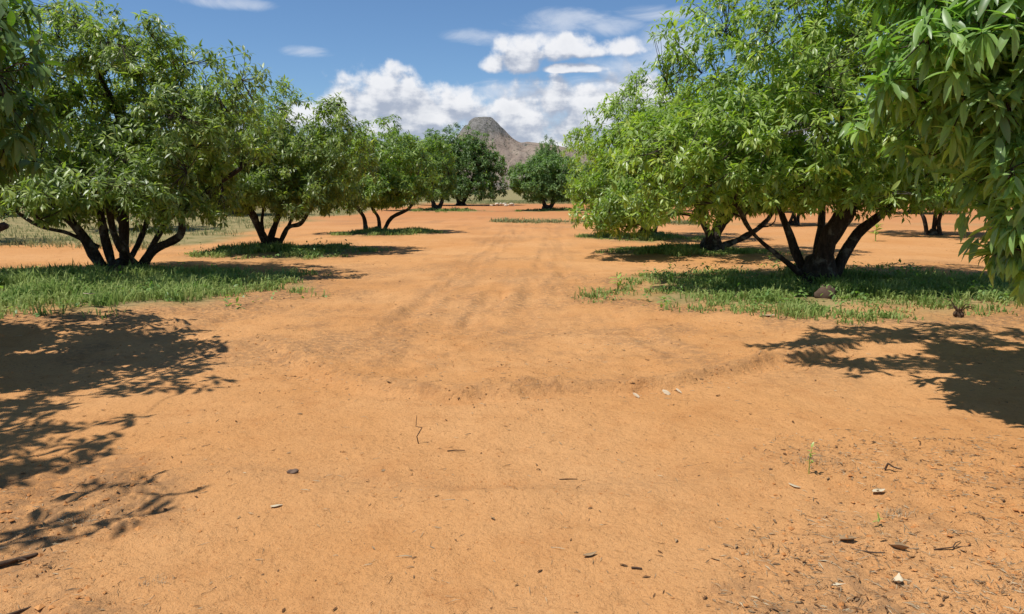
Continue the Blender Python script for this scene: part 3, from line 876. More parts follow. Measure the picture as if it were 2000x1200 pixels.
R1 = mango_tree('broad bright green mango tree with thick dark trunk, nearest full tree right of the lane', R1_AT,
    [((5.1, 12.9, 3.5), (2.85, 2.9, 2.25), 1.15), ((6.6, 13.2, 4.6), (2.2, 2.2, 1.3), 0.8), ((2.85, 12.5, 2.0), (1.55, 1.8, 1.2), 0.9), ((7.3, 12.7, 2.4), (1.8, 2.0, 1.25), 0.8), ((4.3, 11.3, 2.3), (1.9, 1.2, 0.95), 0.8), ((5.2, 12.6, 1.75), (3.1, 2.6, 0.6), 0.9)],
    [([(0, 0), (0.05, 0.7), (0.25, 1.35), (0.2, 2.4)], 0.20), ([(0.1, 0), (0.55, 0.7), (1.0, 1.25), (1.9, 1.8)], 0.12), ([(-0.2, 0.1), (-0.42, 0.7), (-0.55, 1.15), (-0.75, 2.0)], 0.09),
     ([(-0.3, 0.2), (-0.72, 0.42), (-1.25, 0.85), (-1.7, 1.35), (-2.3, 1.8)], 0.055), ([(0.0, 0.3, 0.2), (0.3, 1.0, 0.8), (0.5, 1.9, 1.4)], 0.10)],
    LEAF_BRIGHT, 7100, (8, 12), 0.15, 3, 106, -0.24, G, 300, 0.36, 0.8, (0.30, 0.45), 0.10, 2.4, None, 0.4)
R2 = mango_tree('wide bright green mango tree with low curving limb, second right of the lane', R2_AT,
    [((4.95, 19.9, 2.95), (3.3, 3.0, 1.85), 1.0), ((2.7, 19.3, 2.1), (1.35, 1.7, 1.15), 0.9), ((2.6, 18.6, 1.5), (1.25, 1.4, 0.95), 0.8), ((4.6, 17.4, 1.9), (1.9, 1.0, 0.8), 0.4), ((4.9, 19.5, 1.55), (3.0, 2.4, 0.6), 0.8), ((2.45, 17.7, 1.15), (1.1, 1.0, 0.7), 0.9)],
    [([(-0.15, 0), (-0.12, 0.4), (-0.42, 1.0), (-0.6, 1.8)], 0.11), ([(0.1, 0), (0.25, 0.6), (0.7, 1.3), (0.8, 2.2)], 0.19), ([(0.2, 0.15), (0.95, 0.33), (1.65, 0.8), (2.0, 1.5)], 0.10)],
    LEAF_BRIGHT, 5300, (8, 12), 0.155, 3, 107, -0.16, G, 0, 0.38, 0.15, (0.30, 0.35), 0.02, 2.4, None, 0.3)
R3 = mango_tree('mango tree with two slim stems behind low hanging foliage, third right of the lane', R3_AT,
    [((4.6, 26.0, 2.75), (2.9, 2.9, 1.7), 1.0), ((2.9, 25.6, 2.0), (1.2, 1.4, 1.1), 0.8), ((4.5, 25.8, 1.45), (2.6, 2.2, 0.55), 0.8)],
    [([(-0.15, 0), (-0.15, 0.6), (-0.4, 1.3), (-0.6, 2.0)], 0.10), ([(0.2, 0), (0.4, 0.6), (0.75, 1.2), (0.9, 2.0)], 0.09), ([(0, 0), (0.05, 0.9), (0.1, 1.9)], 0.09)],
    LEAF_BRIGHT, 3300, (8, 11), 0.17, 3, 108, -0.16, G, 0, 0.38, 0.85, (0.22, 0.2), -0.05, 2.4, None, 0.25)
L4 = mango_tree('light green mango tree on a dark stump at the far end of the left row', L4_AT,
    [((-6.6, 58.0, 3.3), (2.7, 2.5, 2.3), 1.0), ((-5.2, 57.2, 2.2), (1.3, 1.5, 1.6), 0.8), ((-8.8, 57.8, 3.3), (2.3, 1.9, 2.4), 1.0)],
    [([(0, 0), (-0.3, 0.8), (-0.8, 1.7)], 0.22), ([(0.1, 0), (0.5, 0.8), (0.8, 1.8)], 0.2)],
    LEAF_BRIGHT, 3400, (8, 11), 0.27, 3, 109, -0.45, G, 0, 0.45, 0.7, (0.4, 0.3), -0.18, 2.4, None, 0.15)
L5 = mango_tree('large dark green mango tree, tallest of the far trees, left of the mountain', L5_AT,
    [((-5.6, 78.0, 4.3), (4.4, 3.9, 3.5), 1.0), ((-7.6, 78.0, 5.6), (2.6, 2.6, 2.0), 0.5), ((-2.2, 77.4, 3.0), (2.2, 2.0, 2.7), 1.0), ((-4.2, 77.4, 5.4), (2.2, 2.2, 1.9), 0.7), ((-8.2, 77.4, 3.0), (2.2, 2.0, 2.6), 0.7), ((-5.0, 75.4, 1.6), (3.6, 1.8, 1.5), 0.8)],
    [([(0, 0), (-0.4, 1.2), (-1.0, 2.6)], 0.3), ([(0.1, 0), (0.7, 1.2), (1.2, 2.8)], 0.26)],
    LEAF_DEEP, 3900, (8, 11), 0.34, 3, 110, -0.5, G, 0, 0.4, 0.35, (0.5, 0.3), 0.0, 2.4, None, 0.15)
R5 = mango_tree('dark green rounded mango tree below the right slope of the mountain', R5_AT,
    [((2.9, 58.0, 2.25), (3.4, 2.8, 1.95), 1.0)],
    [([(0, 0), (-0.3, 0.7), (-0.8, 1.6)], 0.2), ([(0.1, 0), (0.5, 0.7), (0.9, 1.7)], 0.2)],
    LEAF_DEEP, 3000, (8, 11), 0.24, 3, 111, -0.35, G, 0, 0.4, 0.35, (0.45, 0.3), 0.05, 2.4, None, 0.15)

for src, lab, x, y, rz, sc in (
    (L5, 'small dark treetop rising behind the rounded tree under the mountain slope', 4.2, 98.0, 2.0, (0.5, 0.5, 1.02)),
    (L5, 'dark mango tree far back between the left row and the tall dark tree', -14.0, 82.0, 1.1, 0.8),
    (R3, 'mango tree in the far field at the left edge, behind the nearest left tree', -17.6, 22.5, 1.0, 0.95),
    (R3, 'mango tree in the second left row, seen between the first two left trees', -15.6, 31.0, 2.2, 0.95),
    (R5, 'mango tree far back in the second left row beyond the dry grass', -17.0, 48.0, 0.5, 1.0),
    (R5, 'mango tree at the far left end of the dry grass field', -31.0, 47.0, 0.9, 1.15),
    (R3, 'mango tree of the second right row, behind the crown of the nearest right tree', 14.8, 27.0, 2.8, 0.95),
    (R3, 'mango tree of the second right row, at the right edge behind the near leaves', 15.2, 19.5, 1.9, 0.95),
    (R3, 'mango tree of the second right row, seen between the two thick right trunks', 12.8, 35.0, 0.4, 0.95),
    (R5, 'mango tree far back behind the right row, left of the second right trunk', 10.5, 57.0, 2.5, 1.0),
    (R5, 'mango tree far back behind the right row, right of the second right trunk', 18.5, 55.0, 1.4, 1.0),
    (R5, 'farthest mango tree on the right, behind the nearest right tree', 27.0, 52.0, 0.8, 1.0),
    (R5, 'mango tree just behind the rounded tree right of the lane end', 9.0, 72.0, 0.2, 1.1),
):
    copy_tree(src, lab, (x, y, gz(x, y)), rz, sc, G)


# ------------------------------------------------------------------ the far wood that closes the horizon
r = np.random.default_rng(55)
blobs = []
for side in (-1, 1):
    for k in range(46):
        yy = r.uniform(100, 150)
        xx = side * (5.5 + 78 * ((k + r.random()) / 46)) * yy / 110 + (1.0 if side > 0 else -1.0)
        blobs.append((xx, yy, r.uniform(2.4, 4.4), r.uniform(3.0, 6.2)))
bb = np.array(blobs)
bi = r.integers(0, len(bb), 15000)
dv = r.normal(0, 1, (15000, 3)); dv /= np.linalg.norm(dv, axis=1, keepdims=True)
rad_ = r.random(15000) ** 0.35
Pw = np.stack([bb[bi, 0] + dv[:, 0] * rad_ * bb[bi, 2], bb[bi, 1] + dv[:, 1] * rad_ * bb[bi, 2], bb[bi, 3] * 0.5 + dv[:, 2] * rad_ * bb[bi, 3] * 0.5], 1)
bs, Fw, Lw, wi_ = leaf_frames(Pw, 0.7 * dv + (0, 0, 0.5), (1, 1), 0.55, 0.3, r)
link('far_wood', leaves_mesh('far_wood', bs, Fw, Lw * 1.3, np.clip(r.normal(0.4, 0.2, len(bs)), 0, 0.95), 3, LEAF_DEEP), kind='stuff',
     label='far green wood closing the horizon behind the orchard', category='wood')


# ------------------------------------------------------------------ grass
def grass_mesh(x, y, hgt, wid, r, blades=7, spread=0.07):
    """weedy tufts: each a fan of bent two-segment blades"""
    N = len(x)
    z = ground(x, y)
    bi = np.repeat(np.arange(N), blades); M = len(bi)
    a = r.random(M) * 6.283; ln = hgt[bi] * r.uniform(0.5, 1.15, M)
    lean = r.uniform(0.15, 1.25, M)
    bx = x[bi] + spread * r.normal(0, 1, M); by = y[bi] + spread * r.normal(0, 1, M); bz = z[bi] - 0.01
    dx, dy = np.cos(a), np.sin(a); wx, wy = -dy * wid, dx * wid
    s1, s2 = 0.35 * lean * ln, 0.95 * lean * ln
    V = np.stack([
        np.stack([bx - wx * .5, by - wy * .5, bz], 1), np.stack([bx + wx * .5, by + wy * .5, bz], 1),
        np.stack([bx + dx * s1 - wx * .6, by + dy * s1 - wy * .6, bz + ln * .6], 1), np.stack([bx + dx * s1 + wx * .6, by + dy * s1 + wy * .6, bz + ln * .6], 1),
        np.stack([bx + dx * s2, by + dy * s2, bz + ln * (1 - 0.35 * lean)], 1)], 1)
    T = np.array([[0, 1, 3], [0, 3, 2], [2, 3, 4]])
    tint = np.clip(r.normal(0.45, 0.25, N), 0, 1)
    return V.reshape(-1, 3), (T[None] + (np.arange(M) * 5)[:, None, None]).reshape(-1, 3), np.repeat(tint[bi], 5)


def grass_patch(isl, n, hgt, wid, label, r, blades=7):
    ix, iy, rx, ry, _ = isl
    x = ix + rx * 1.3 * r.uniform(-1, 1, n * 2); y = iy + ry * 1.3 * r.uniform(-1, 1, n * 2)
    q = island_q(x, y, isl)
    ok = (q < 1.06) & (r.random(n * 2) < 1.3 - q) & (fbm(x * 1.7, y * 1.7, seed=55) > -0.35 + 0.55 * sstep(q, 0.5, 1.0))
    x, y, q = x[ok], y[ok], q[ok]
    hh = hgt * (1.1 - 0.55 * q) * (0.75 + 0.5 * np.clip(fbm(x * 1.2, y * 1.2, seed=56), -1, 1))
    V, T, tint = grass_mesh(x, y, np.maximum(hh, 0.04), wid, r, blades)
    link('grass', mesh_from('grass', V, T, None, GRASS, False, {'tint': tint}), kind='stuff', label=label, category='grass')


gl = ['tall weedy green grass under the nearest left tree', 'green grass around the second left tree', 'green grass strip under the third left tree',
      'grass under the far left tree', 'shaded green grass under the nearest right tree', 'shaded grass under the second right tree', 'grass strip under the third right tree', 'grass under the far rounded tree']
for isl, lab, n, h_, w_ in zip(ISLANDS, gl, (6000, 2200, 1400, 500, 6000, 2200, 1300, 500), (.31, .25, .24, .3, .27, .23, .22, .3), (.016, .018, .02, .04, .016, .018, .02, .04)):
    grass_patch(isl, n, h_, w_, lab, np.random.default_rng(len(lab)))

WEED = leaf_mat('weed_leaf', (0.36, 0.48, 0.12), (0.20, 0.34, 0.075), (0.11, 0.20, 0.045), rough=0.5)
for isl, n, lab in ((ISLANDS[0], 2600, 'leafy green weeds among the grass under the nearest left tree'), (ISLANDS[4], 2600, 'leafy green weeds among the grass under the nearest right tree'), (ISLANDS[1], 700, 'leafy green weeds around the second left tree')):
    r = np.random.default_rng(n + len(lab))
    ix, iy, rx, ry, _ = isl
    x = ix + rx * 1.3 * r.uniform(-1, 1, n); y = iy + ry * 1.3 * r.uniform(-1, 1, n)
    q = island_q(x, y, isl)
    ok = (q < 1.1) & (r.random(n) < 1.35 - q) & (fbm(x * 1.1, y * 1.1, seed=57) > -0.25 + 0.4 * sstep(q, 0.5, 1.0))
    x, y = x[ok], y[ok]
    hz = ground(x, y) + r.uniform(0.04, 0.26, len(x)) * (0.7 + 0.6 * np.clip(fbm(x * 1.2, y * 1.2, seed=58), -0.5, 0.8))
    bs, Fw, Lw, wi_ = leaf_frames(np.stack([x, y, hz], 1), np.array([0, 0, 1.0]) + r.normal(0, 0.35, (len(x), 3)), (4, 7), 0.085, 0.2, r)
    link('weeds', leaves_mesh('weeds', bs, Fw * np.array([1, 1.5, 1]), Lw, np.clip(r.normal(0.5, 0.22, len(bs)), 0, 0.95), 3, WEED), kind='stuff', label=lab, category='weeds')

r = np.random.default_rng(77)
n = 4500
x = -10 - 34 * r.random(n) ** 1.3; y = 21 + 40 * r.random(n) ** 1.4
ok = (-(x + 9.5) + 1.5 * fbm(x * 0.3, y * 0.3, seed=60) > 0.8) & (fbm(x * 0.5, y * 0.5, seed=64) > -0.35)
V, T, tint = grass_mesh(x[ok], y[ok], r.uniform(0.06, 0.26, ok.sum()), 0.02, r, 5, 0.16)
link('dry_grass', mesh_from('dry_grass', V, T, None, DRYGRASS, False, {'tint': tint}), kind='stuff', label='dry yellow grass field beyond the left row of trees', category='grass')
n = 600
x = r.uniform(-1, 9, n); y = 37.5 - 0.10 * x + r.normal(0, 0.55, n)
ok = fbm(x * 0.6, y * 0.6, seed=62) > -0.2
x2 = r.uniform(-6, 10, 1200); y2 = r.uniform(84, 110, 1200)
V, T, tint = grass_mesh(np.concatenate([x[ok], x2]), np.concatenate([y[ok], y2]), r.uniform(0.06, 0.28, ok.sum() + 1200), 0.03, r, 6, 0.12)
link('dry_grass', mesh_from('dry_grass', V, T, None, DRYGRASS, False, {'tint': tint}), kind='stuff', label='thin dry grass strip across the far end of the lane', category='grass')


# ------------------------------------------------------------------ clods, litter, straw on the soil
def scatter(n, ymin, ymax, r, power=1.6):
    """points in the view wedge on the ground, more of them near"""
    y = ymin + (ymax - ymin) * r.random(n) ** power
    x = (r.random(n) * 2 - 1) * (0.72 * y + 1.3)
    return x, y


ICO_V = None
def rocks_mesh(x, y, s, r, flat=0.65):
    v = np.array([(1, 0, 0), (-1, 0, 0), (0, 1, 0), (0, -1, 0), (0, 0, 1), (0, 0, -1)], float)
    f = np.array([(0, 2, 4), (2, 1, 4), (1, 3, 4), (3, 0, 4), (2, 0, 5), (1, 2, 5), (3, 1, 5), (0, 3, 5)])
    N = len(x)
    z = ground(x, y)
    sc = s[:, None] * np.stack([r.uniform(.7, 1.3, N), r.uniform(.7, 1.3, N), flat * r.uniform(.6, 1.2, N)], 1)
    jit = 1 + 0.28 * r.normal(0, 1, (N, 6))
    V = v[None] * np.clip(jit, 0.5, 1.6)[..., None] * sc[:, None]
    a = r.random(N) * 6.28; ca, sa = np.cos(a)[:, None], np.sin(a)[:, None]
    V = np.stack([V[..., 0] * ca - V[..., 1] * sa, V[..., 0] * sa + V[..., 1] * ca, V[..., 2]], -1)
    V += np.stack([x, y, z + s * flat * 0.05], 1)[:, None]
    return V.reshape(-1, 3), (f[None] + (np.arange(N) * 6)[:, None, None]).reshape(-1, 3), np.repeat(r.uniform(0, 1, N), 6)


r = np.random.default_rng(91)
x, y = scatter(40000, 1.5, 8.5, r, 1.5)
rm = rough_mask(x, y)
dstep = np.abs(seg_dist(x, y, STEP)); dlow = np.abs(seg_dist(x, y, LOWER))
keep = r.random(len(x)) < np.clip(0.10 + 0.30 * rm + 0.35 * np.exp(-(dstep / 0.15) ** 2) + 0.3 * np.exp(-(dlow / 0.2) ** 2), 0, 1)
x, y, rm = x[keep], y[keep], rm[keep]
s = 0.0030 + 0.0080 * r.random(len(x)) ** 3.5 * (0.5 + rm) + 0.006 * (r.random(len(x)) > 0.99) * rm
V, T, tint = rocks_mesh(x, y, s * 1.2, r)
link('soil_clods', mesh_from('soil_clods', V, T, None, CLOD, False, {'tint': tint}), kind='stuff', label='small clods of orange soil strewn over the lane', category='soil clods')


def chaff_mesh(x, y, ln, wd, r, lift=0.012, curl=0.5):
    """flat curled flakes: fallen leaf bits, bark, straw"""
    N = len(x); z = ground(x, y) + 0.002
    a = r.random(N) * 6.283; ca, sa = np.cos(a), np.sin(a)
    c = curl * ln * r.uniform(-0.2, 0.6, N)
    rows = []
    for t_, w_, zz in ((-.5, .25, 0.0), (-.1, 1.0, 1.0), (.25, .8, 0.8), (.5, .1, 0.2)):
        for sd in (-1, 1):
            u = t_ * ln; v = sd * w_ * wd * 0.5
            rows.append(np.stack([x + u * ca - v * sa, y + u * sa + v * ca, z + zz * np.abs(c) * 0.5 + lift * r.random(N) * 0.3 + sd * wd * 0.2 * r.normal(0, 1, N)], 1))
    V = np.stack(rows, 1)
    Q = np.array([[0, 1, 3, 2], [2, 3, 5, 4], [4, 5, 7, 6]])
    return V.reshape(-1, 3), (Q[None] + (np.arange(N) * 8)[:, None, None]).reshape(-1, 4)


def litter_density(x, y):
    b = sstep(x - 0.40 * (y - 2.4) + 0.4 * fbm(x * 1.1 + 4, y * 1.1, seed=6), 0.6, 1.6) * (1 - sstep(y, 4.4, 5.2)) * (0.35 + 0.9 * sstep(fbm(x * 1.5, y * 1.5, seed=95), -0.1, 0.6))
    d = 0.05 + b
    for isl in ISLANDS:
        q = island_q(x, y, isl)
        d = d + 0.55 * np.exp(-((q - 1.0) / 0.14) ** 2)
    d = d + 0.25 * np.exp(-(seg_dist(x, y, STEP) / 0.3) ** 2) + 0.3 * rough_mask(x, y) * sstep(fbm(x * 0.9, y * 0.9, seed=96), 0.0, 0.5)
    return np.clip(d, 0, 1)


x, y = scatter(76000, 1.5, 24.0, r, 2.1)
keep = r.random(len(x)) < litter_density(x, y)
x, y = x[keep], y[keep]
ln = (0.006 + 0.026 * r.random(len(x)) ** 2.2) * (1 + 0.06 * y); wd = ln * r.uniform(0.10, 0.42, len(x))
V, Q = chaff_mesh(x, y, ln, wd, r)
link('leaf_litter', mesh_from('leaf_litter', V, None, Q, LITTER, False, {'tint': np.repeat(np.clip(r.normal(0.22, 0.30, len(x)), 0, 1), 8)}), kind='stuff', label='dark bits of fallen leaf and bark strewn on the soil', category='leaf litter')
x, y = scatter(44000, 1.5, 12.0, r, 1.9)
keep = r.random(len(x)) < litter_density(x, y)
x, y = x[keep], y[keep]
ln = r.uniform(0.02, 0.07, len(x)); wd = r.uniform(0.0012, 0.003, len(x))
V, Q = chaff_mesh(x, y, ln, wd, r, 0.02, 0.35)
link('straw', mesh_from('straw', V, None, Q, STRAW, False, {'tint': np.repeat(np.clip(r.normal(0.35, 0.35, len(x)), 0, 1), 8)}), kind='stuff', label='thin grey straw and dry grass stalks scattered on the soil', category='straw')


# ------------------------------------------------------------------ single things lying or standing on the soil
PALE = flat_mat('pale_leaf', (0.55, 0.44, 0.28), (0.70, 0.60, 0.42), 9.0, 0.9, 0.1)
GREYL = flat_mat('grey_leaf', (0.28, 0.17, 0.085), (0.46, 0.32, 0.18), 9.0, 0.9, 0.1)
DARKW = flat_mat('dark_wood', (0.050, 0.030, 0.019), (0.13, 0.085, 0.055), 30.0, 0.95, 0.1, 0.0, 0.5)
CHIP = flat_mat('pale_chip', (0.52, 0.41, 0.27), (0.64, 0.53, 0.37), 14.0, 0.9, 0.1)
STONE = flat_mat('shaded_brown_stone', (0.065, 0.042, 0.030), (0.15, 0.10, 0.07), 7.0, 0.95, 0.1, 0.0, 0.6)  # brown darkened to put the shade at the trunk's foot into the colour
SLATE = flat_mat('dark_stone', (0.12, 0.078, 0.055), (0.22, 0.15, 0.105), 20.0, 0.9, 0.1, 0.0, 0.4)
CREAM = flat_mat('cream_stone', (0.55, 0.46, 0.33), (0.72, 0.63, 0.48), 3.0, 0.95, 0.1, 0.0, 0.4)
rs = np.random.default_rng(404)


def place(px, py, lift=0.0):
    x, y = at(px, py)
    for _ in range(3):                                  # follow the sight line down to the uneven soil
        x, y = at(px, py) * (1 - gz(x, y) / EYE)
    return (x, y, gz(x, y) + lift)


def single(name, label, cat, px, py, V, Q, T, mat, rz=0.0, smooth=True, lift=0.0, group=None):
    me = mesh_from(name, V, T, Q, mat, smooth, {'tint': np.full(len(V), 0.5)})
    o = link(name, me, None, label=label, category=cat, group=group)
    o.location = place(px, py, lift); o.rotation_euler = (0, 0, rz)
    return o


def curled_leaf(L, W, curl, fold, twist=0.0, n=8):
    """a dry leaf with thickness: lance outline, folded on the midrib, ends curled up"""
    t = np.linspace(0, 1, n); V = []
    for side in (0.0, -0.0025):
        for k in range(n):
            wv = W * max(0.06, math.sin(math.pi * t[k] ** 0.9)) * 0.5
            zz = curl * L * (2 * t[k] - 1) ** 2
            a = fold + twist * (t[k] - 0.5)
            V += [(L * (t[k] - .5), -wv * math.cos(a), zz + wv * math.sin(a) + side), (L * (t[k] - .5), 0.0, zz + side), (L * (t[k] - .5), wv * math.cos(a * 0.6), zz + wv * math.sin(a * 0.6) + side)]
    Q = []
    m = n * 3
    for k in range(n - 1):
        b = 3 * k
        for j in (0, 1):
            Q.append((b + j, b + 3 + j, b + 4 + j, b + 1 + j)); Q.append((m + b + j, m + b + 1 + j, m + b + 4 + j, m + b + 3 + j))
        Q.append((b, m + b, m + b + 3, b + 3)); Q.append((b + 2, b + 5, m + b + 5, m + b + 2))
    V = np.array(V); V[:, 2] -= V[:, 2].min()
    return V, np.array(Q), None


def stick(pts, r0, r1):
    q = np.array(pts, float); tt = np.linspace(0, len(q) - 1, (len(q) - 1) * 5 + 1)
    i = np.clip(tt.astype(int), 0, len(q) - 2); f = (tt - i)[:, None]
    return tube(q[i] * (1 - f) + q[i + 1] * f, np.linspace(r0, r1, len(tt)), 7, 0.3, int(1e4 * r0), True)


def lump_v(sx, sy, sz, amp, seed, sub=14):
    u, v = np.meshgrid(np.linspace(0, 2 * math.pi, sub * 2, endpoint=False), np.linspace(0, math.pi, sub))
    X_, Y_, Z_ = np.cos(u) * np.sin(v), np.sin(u) * np.sin(v), np.cos(v)
    k = 1 + amp * fbm(X_.ravel() * 1.6, Y_.ravel() * 1.6, Z_.ravel() * 1.6 + 0.013, oct=3, seed=seed)
    V = np.stack([X_.ravel() * k * sx, Y_.ravel() * k * sy, Z_.ravel() * k * sz], 1)
    n = sub * 2; i = np.arange(sub - 1)[:, None] * n; j = np.arange(n)[None]; j2 = (j + 1) % n
    return V, np.stack([i + j, i + n + j, i + n + j2, i + j2], -1).reshape(-1, 4)[:, ::-1], None


def seedling(label, px, py, hgt, leaves, mat, rz=0.0, L=0.05):
    o = thing('seedling', label, 'seedling', place(px, py), None, rz)
    V, Q, T = stick([(0, 0, -0.01), (0.01 * hgt, 0.04 * hgt, 0.5 * hgt), (0.06 * hgt, 0.0, hgt)], 0.035 * hgt ** 1.2, 0.012 * hgt)
    link('stem', mesh_from('stem', V, T, Q, mat, True, {'tint': np.full(len(V), 0.4), 'mid': np.zeros(len(V))}), o)
    for k in range(leaves):
        V0, T0, m0 = LEAF_T[6]
        lf = link('leaf', mesh_from('leaf', V0, T0, None, mat, True, {'tint': np.full(len(V0), 0.75 + 0.02 * (k % 5)), 'mid': m0}), o)
        f = 0.3 + 0.7 * (k + 1) / leaves
        lf.location = (0.05 * hgt * f, 0.02 * hgt, hgt * f)
        lf.rotation_euler = (rs.normal(0, 0.2), -0.5 + rs.normal(0, 0.3), k * 2.4)
        s_ = L * rs.uniform(0.8, 1.2); lf.scale = (s_, s_ * 1.2, s_)
    return o


def tuft(label, px, py, n, hgt, spread, mat, wid=0.002):
    x, y, z = place(px, py)
    V, T, tint = grass_mesh(x + spread * rs.normal(0, 1, n), y + spread * 0.5 * rs.normal(0, 1, n), rs.uniform(0.4, 1.0, n) * hgt, wid, rs, 5, 0.02)
    V = V - np.array([x, y, z])
    o = link('grass_tuft', mesh_from('grass_tuft', V, T, None, mat, False, {'tint': tint}), None, label=label, category='grass tuft')
    o.location = (x, y, z)


single('stone', 'rounded brown stone at the foot of the thick trunk right of the lane', 'stone', 1612, 583, *lump_v(0.15, 0.13, 0.14, 0.22, 5), STONE, 0.4, lift=0.05)
single('stone', 'small dark grey stone lying alone on the smooth sand left of the middle', 'stone', 572, 924, *lump_v(0.030, 0.020, 0.014, 0.25, 6), SLATE, 0.5, lift=0.007)
for px_, py_, lab, sx, rz in ((1243, 763, 'narrow pale wood chip, leftmost of the three in the tyre rut', 0.022, -0.8), (1302, 759, 'broad cream wood chip, middle of the three in the tyre rut', 0.034, -0.5), (1326, 752, 'thin upright pale splinter, rightmost of the three in the tyre rut', 0.016, -1.0)):
    V, Q, T = lump_v(0.036, sx * 0.5, 0.006, 0.25, int(px_), 7)
    o = single('wood_chip', lab, 'wood chip', px_, py_, V, Q, T, CHIP, rz, False, 0.02, 'pale wood chips in the tyre rut')
    o.rotation_euler = (0.9, 0.35, rz)
V, Q, T = stick([(0, 0, -0.01), (-0.012, 0, 0.05), (0.022, 0.01, 0.105), (-0.018, 0.012, 0.11), (-0.012, 0.02, 0.18)], 0.0032, 0.0014)
single('twig', 'thin bent twig standing upright in the smooth sand', 'twig', 818, 868, V, Q, T, DARKW)
single('twig', 'short straight twig lying on the sand right of the upright twig', 'twig', 890, 882, *stick([(-0.05, 0, 0.004), (0.0, 0.004, 0.006), (0.055, 0.0, 0.004)], 0.004, 0.003), DARKW, 0.1)
single('twig', 'curved dark stick lying among the litter at the lower right', 'twig', 1695, 1080, *stick([(-0.065, 0.025, 0.006), (-0.03, 0.0, 0.008), (0.02, -0.012, 0.007), (0.07, -0.012, 0.006)], 0.0055, 0.003), DARKW)
single('twig', 'thin dark forked stick near the lower right edge', 'twig', 1860, 1076, *join([stick([(-0.09, -0.01, 0.006), (0.0, 0.0, 0.012), (0.09, 0.02, 0.008)], 0.004, 0.002), stick([(0.0, 0.0, 0.012), (0.03, 0.03, 0.02), (0.07, 0.06, 0.014)], 0.003, 0.0015)]), DARKW)
single('twig', 'thick dark broken branch piece at the lower left edge', 'twig', 18, 1100, *join([stick([(-0.06, -0.04, 0.012), (0.0, 0.0, 0.015), (0.05, 0.045, 0.014), (0.085, 0.06, 0.02)], 0.013, 0.008), stick([(0.0, 0.0, 0.015), (0.04, -0.005, 0.03), (0.075, 0.0, 0.022)], 0.008, 0.004)]), DARKW)
single('twig', 'short dark stick in the lower left corner', 'twig', 33, 1187, *stick([(-0.03, -0.03, 0.006), (0.0, 0.0, 0.007), (0.03, 0.035, 0.006)], 0.007, 0.005), DARKW)
single('twig', 'small dark twig on the sand below the middle', 'twig', 1110, 938, *stick([(-0.05, 0.0, 0.004), (0.01, 0.003, 0.006), (0.05, 0.006, 0.004)], 0.0035, 0.002), DARKW)
single('twig', 'dark stub of twig low in the middle foreground', 'twig', 1243, 1112, *stick([(-0.02, 0.006, 0.004), (0.0, 0.0, 0.007), (0.022, -0.004, 0.005)], 0.005, 0.004), DARKW)
single('twig', 'dark crooked twig standing in the litter below the right shadow', 'twig', 1742, 918, *stick([(-0.03, 0.02, 0.0), (-0.02, 0.01, 0.04), (0.01, 0.0, 0.02), (0.05, -0.01, 0.01)], 0.007, 0.003), DARKW)
single('dry_leaf', 'grey folded dry leaf casting a black shadow at the lower right', 'leaf', 1656, 1060, *curled_leaf(0.085, 0.06, 0.10, 0.7), GREYL, 0.1)
single('dry_leaf', 'crumpled grey brown dry leaf, right of the curved stick', 'leaf', 1752, 1072, *curled_leaf(0.10, 0.075, 0.22, 0.9, 1.2), GREYL, -0.7)
single('dry_leaf', 'long pale cream leaf lying flat near the lower right corner', 'leaf', 1632, 1142, *curled_leaf(0.085, 0.022, 0.03, 0.2), PALE, 0.05)
single('dry_leaf', 'pale leaf tip standing up beside its shadow near the lower right corner', 'leaf', 1755, 1138, *curled_leaf(0.07, 0.045, 0.35, 0.8, 0.6), PALE, 1.1)
single('dry_leaf', 'pale yellow dry leaf lying in the grass of the nearest left tree', 'leaf', 176, 600, *curled_leaf(0.19, 0.07, 0.06, 0.3), PALE, -0.2, lift=0.16)
single('dry_leaf', 'brown dry leaf curling up near the lower edge right of the middle', 'leaf', 1152, 1086, *curled_leaf(0.07, 0.03, 0.16, 0.5), GREYL, 0.5)
single('dry_leaf', 'white crumbled leaf on the sand left of the middle', 'leaf', 540, 990, *curled_leaf(0.06, 0.03, 0.10, 0.5, 0.7), PALE, 0.3)
single('dry_leaf', 'pale leaf bit lying in the litter below the green seedling', 'leaf', 1552, 952, *curled_leaf(0.075, 0.03, 0.15, 0.6), PALE, -0.9)
single('dry_leaf', 'broad pale dry leaf at the right end of the litter', 'leaf', 1716, 962, *curled_leaf(0.09, 0.05, 0.10, 0.5), PALE, 0.4)
single('dry_leaf', 'pinkish dry leaf lying at the edge of grass below the right trunk', 'leaf', 1500, 618, *curled_leaf(0.22, 0.08, 0.10, 0.4), PALE, 0.2)
seedling('thin pale green seedling standing alone in the sand at the right', 1580, 925, 0.15, 9, LEAF_BRIGHT, 0.2, 0.035)
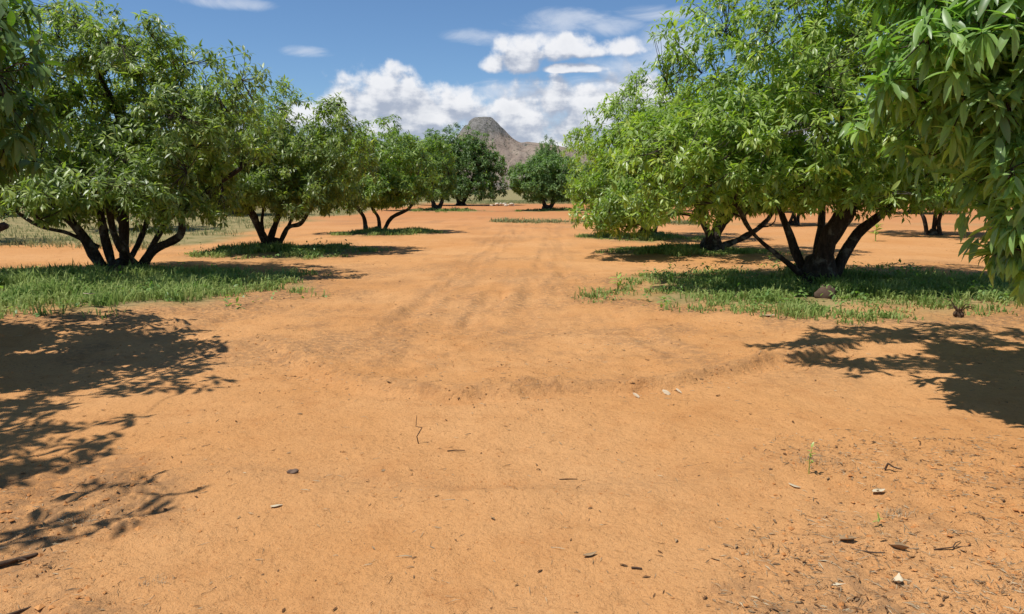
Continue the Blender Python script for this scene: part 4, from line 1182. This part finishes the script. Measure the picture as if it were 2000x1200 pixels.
seedling('tiny green sprout among the litter at the lower right', 1715, 1030, 0.05, 5, LEAF_BRIGHT, 1.0, 0.03)
seedling('bright yellow green sapling at the tip of the shadow left of the right grass', 1206, 566, 0.20, 10, LEAF_BRIGHT, 0.7, 0.14)
seedling('bright green sapling on the far lane right of the thick right trunk', 1710, 472, 0.55, 14, LEAF_BRIGHT, 0.7, 0.22)
tuft('grey dry grass tuft just outside the left shadow', 160, 1012, 26, 0.04, 0.05, STRAW)
tuft('small dry grass tuft at the lower left', 308, 1136, 16, 0.03, 0.03, STRAW)
tuft('dry grass tuft at the lower right edge', 1968, 1150, 16, 0.05, 0.03, STRAW)
tuft('dry grass tuft under the lower edge of the right shadow', 1590, 902, 24, 0.06, 0.07, STRAW)
tuft('dry grass clump in the middle of the lower right litter', 1745, 1008, 20, 0.06, 0.03, STRAW)
# an uprooted dark clump on the edge of the right grass
o = thing('root_clump', 'dark uprooted clump of roots on the grass edge at the right', 'root clump', place(1872, 618), None)
V, Q, T = lump_v(0.05, 0.045, 0.06, 0.4, 9, 9)
V[:, 2] += 0.04
link('clump', mesh_from('clump', V, T, Q, DARKW, False, {'tint': np.full(len(V), 0.4)}), o)
for k in range(9):
    a = k * 0.7; e = rs.uniform(0.02, 0.24)
    V, Q, T = stick([(0, 0, 0.06), (0.09 * math.cos(a), 0.09 * math.sin(a), 0.08 + 0.5 * e), (0.17 * math.cos(a), 0.15 * math.sin(a), e)], 0.008, 0.003)
    link('root', mesh_from('root', V, T, Q, DARKW, True, {'tint': np.full(len(V), 0.3)}), o)
# cream stones heaped at the lane's far end
o = thing('stone_heap', 'low heap of cream stones at the far end of the lane', 'stone heap', place(980, 403), None)
for k in range(11):
    V, Q, T = lump_v(rs.uniform(.12, .28), rs.uniform(.12, .24), rs.uniform(.08, .15), 0.3, 60 + k, 6)
    st = link('stone', mesh_from('stone', V, T, Q, CREAM, False, {'tint': np.full(len(V), rs.random())}), o)
    st.location = (rs.uniform(-1.1, 1.1), rs.uniform(-0.6, 0.6), 0.07 + 0.12 * (k % 3 == 0))
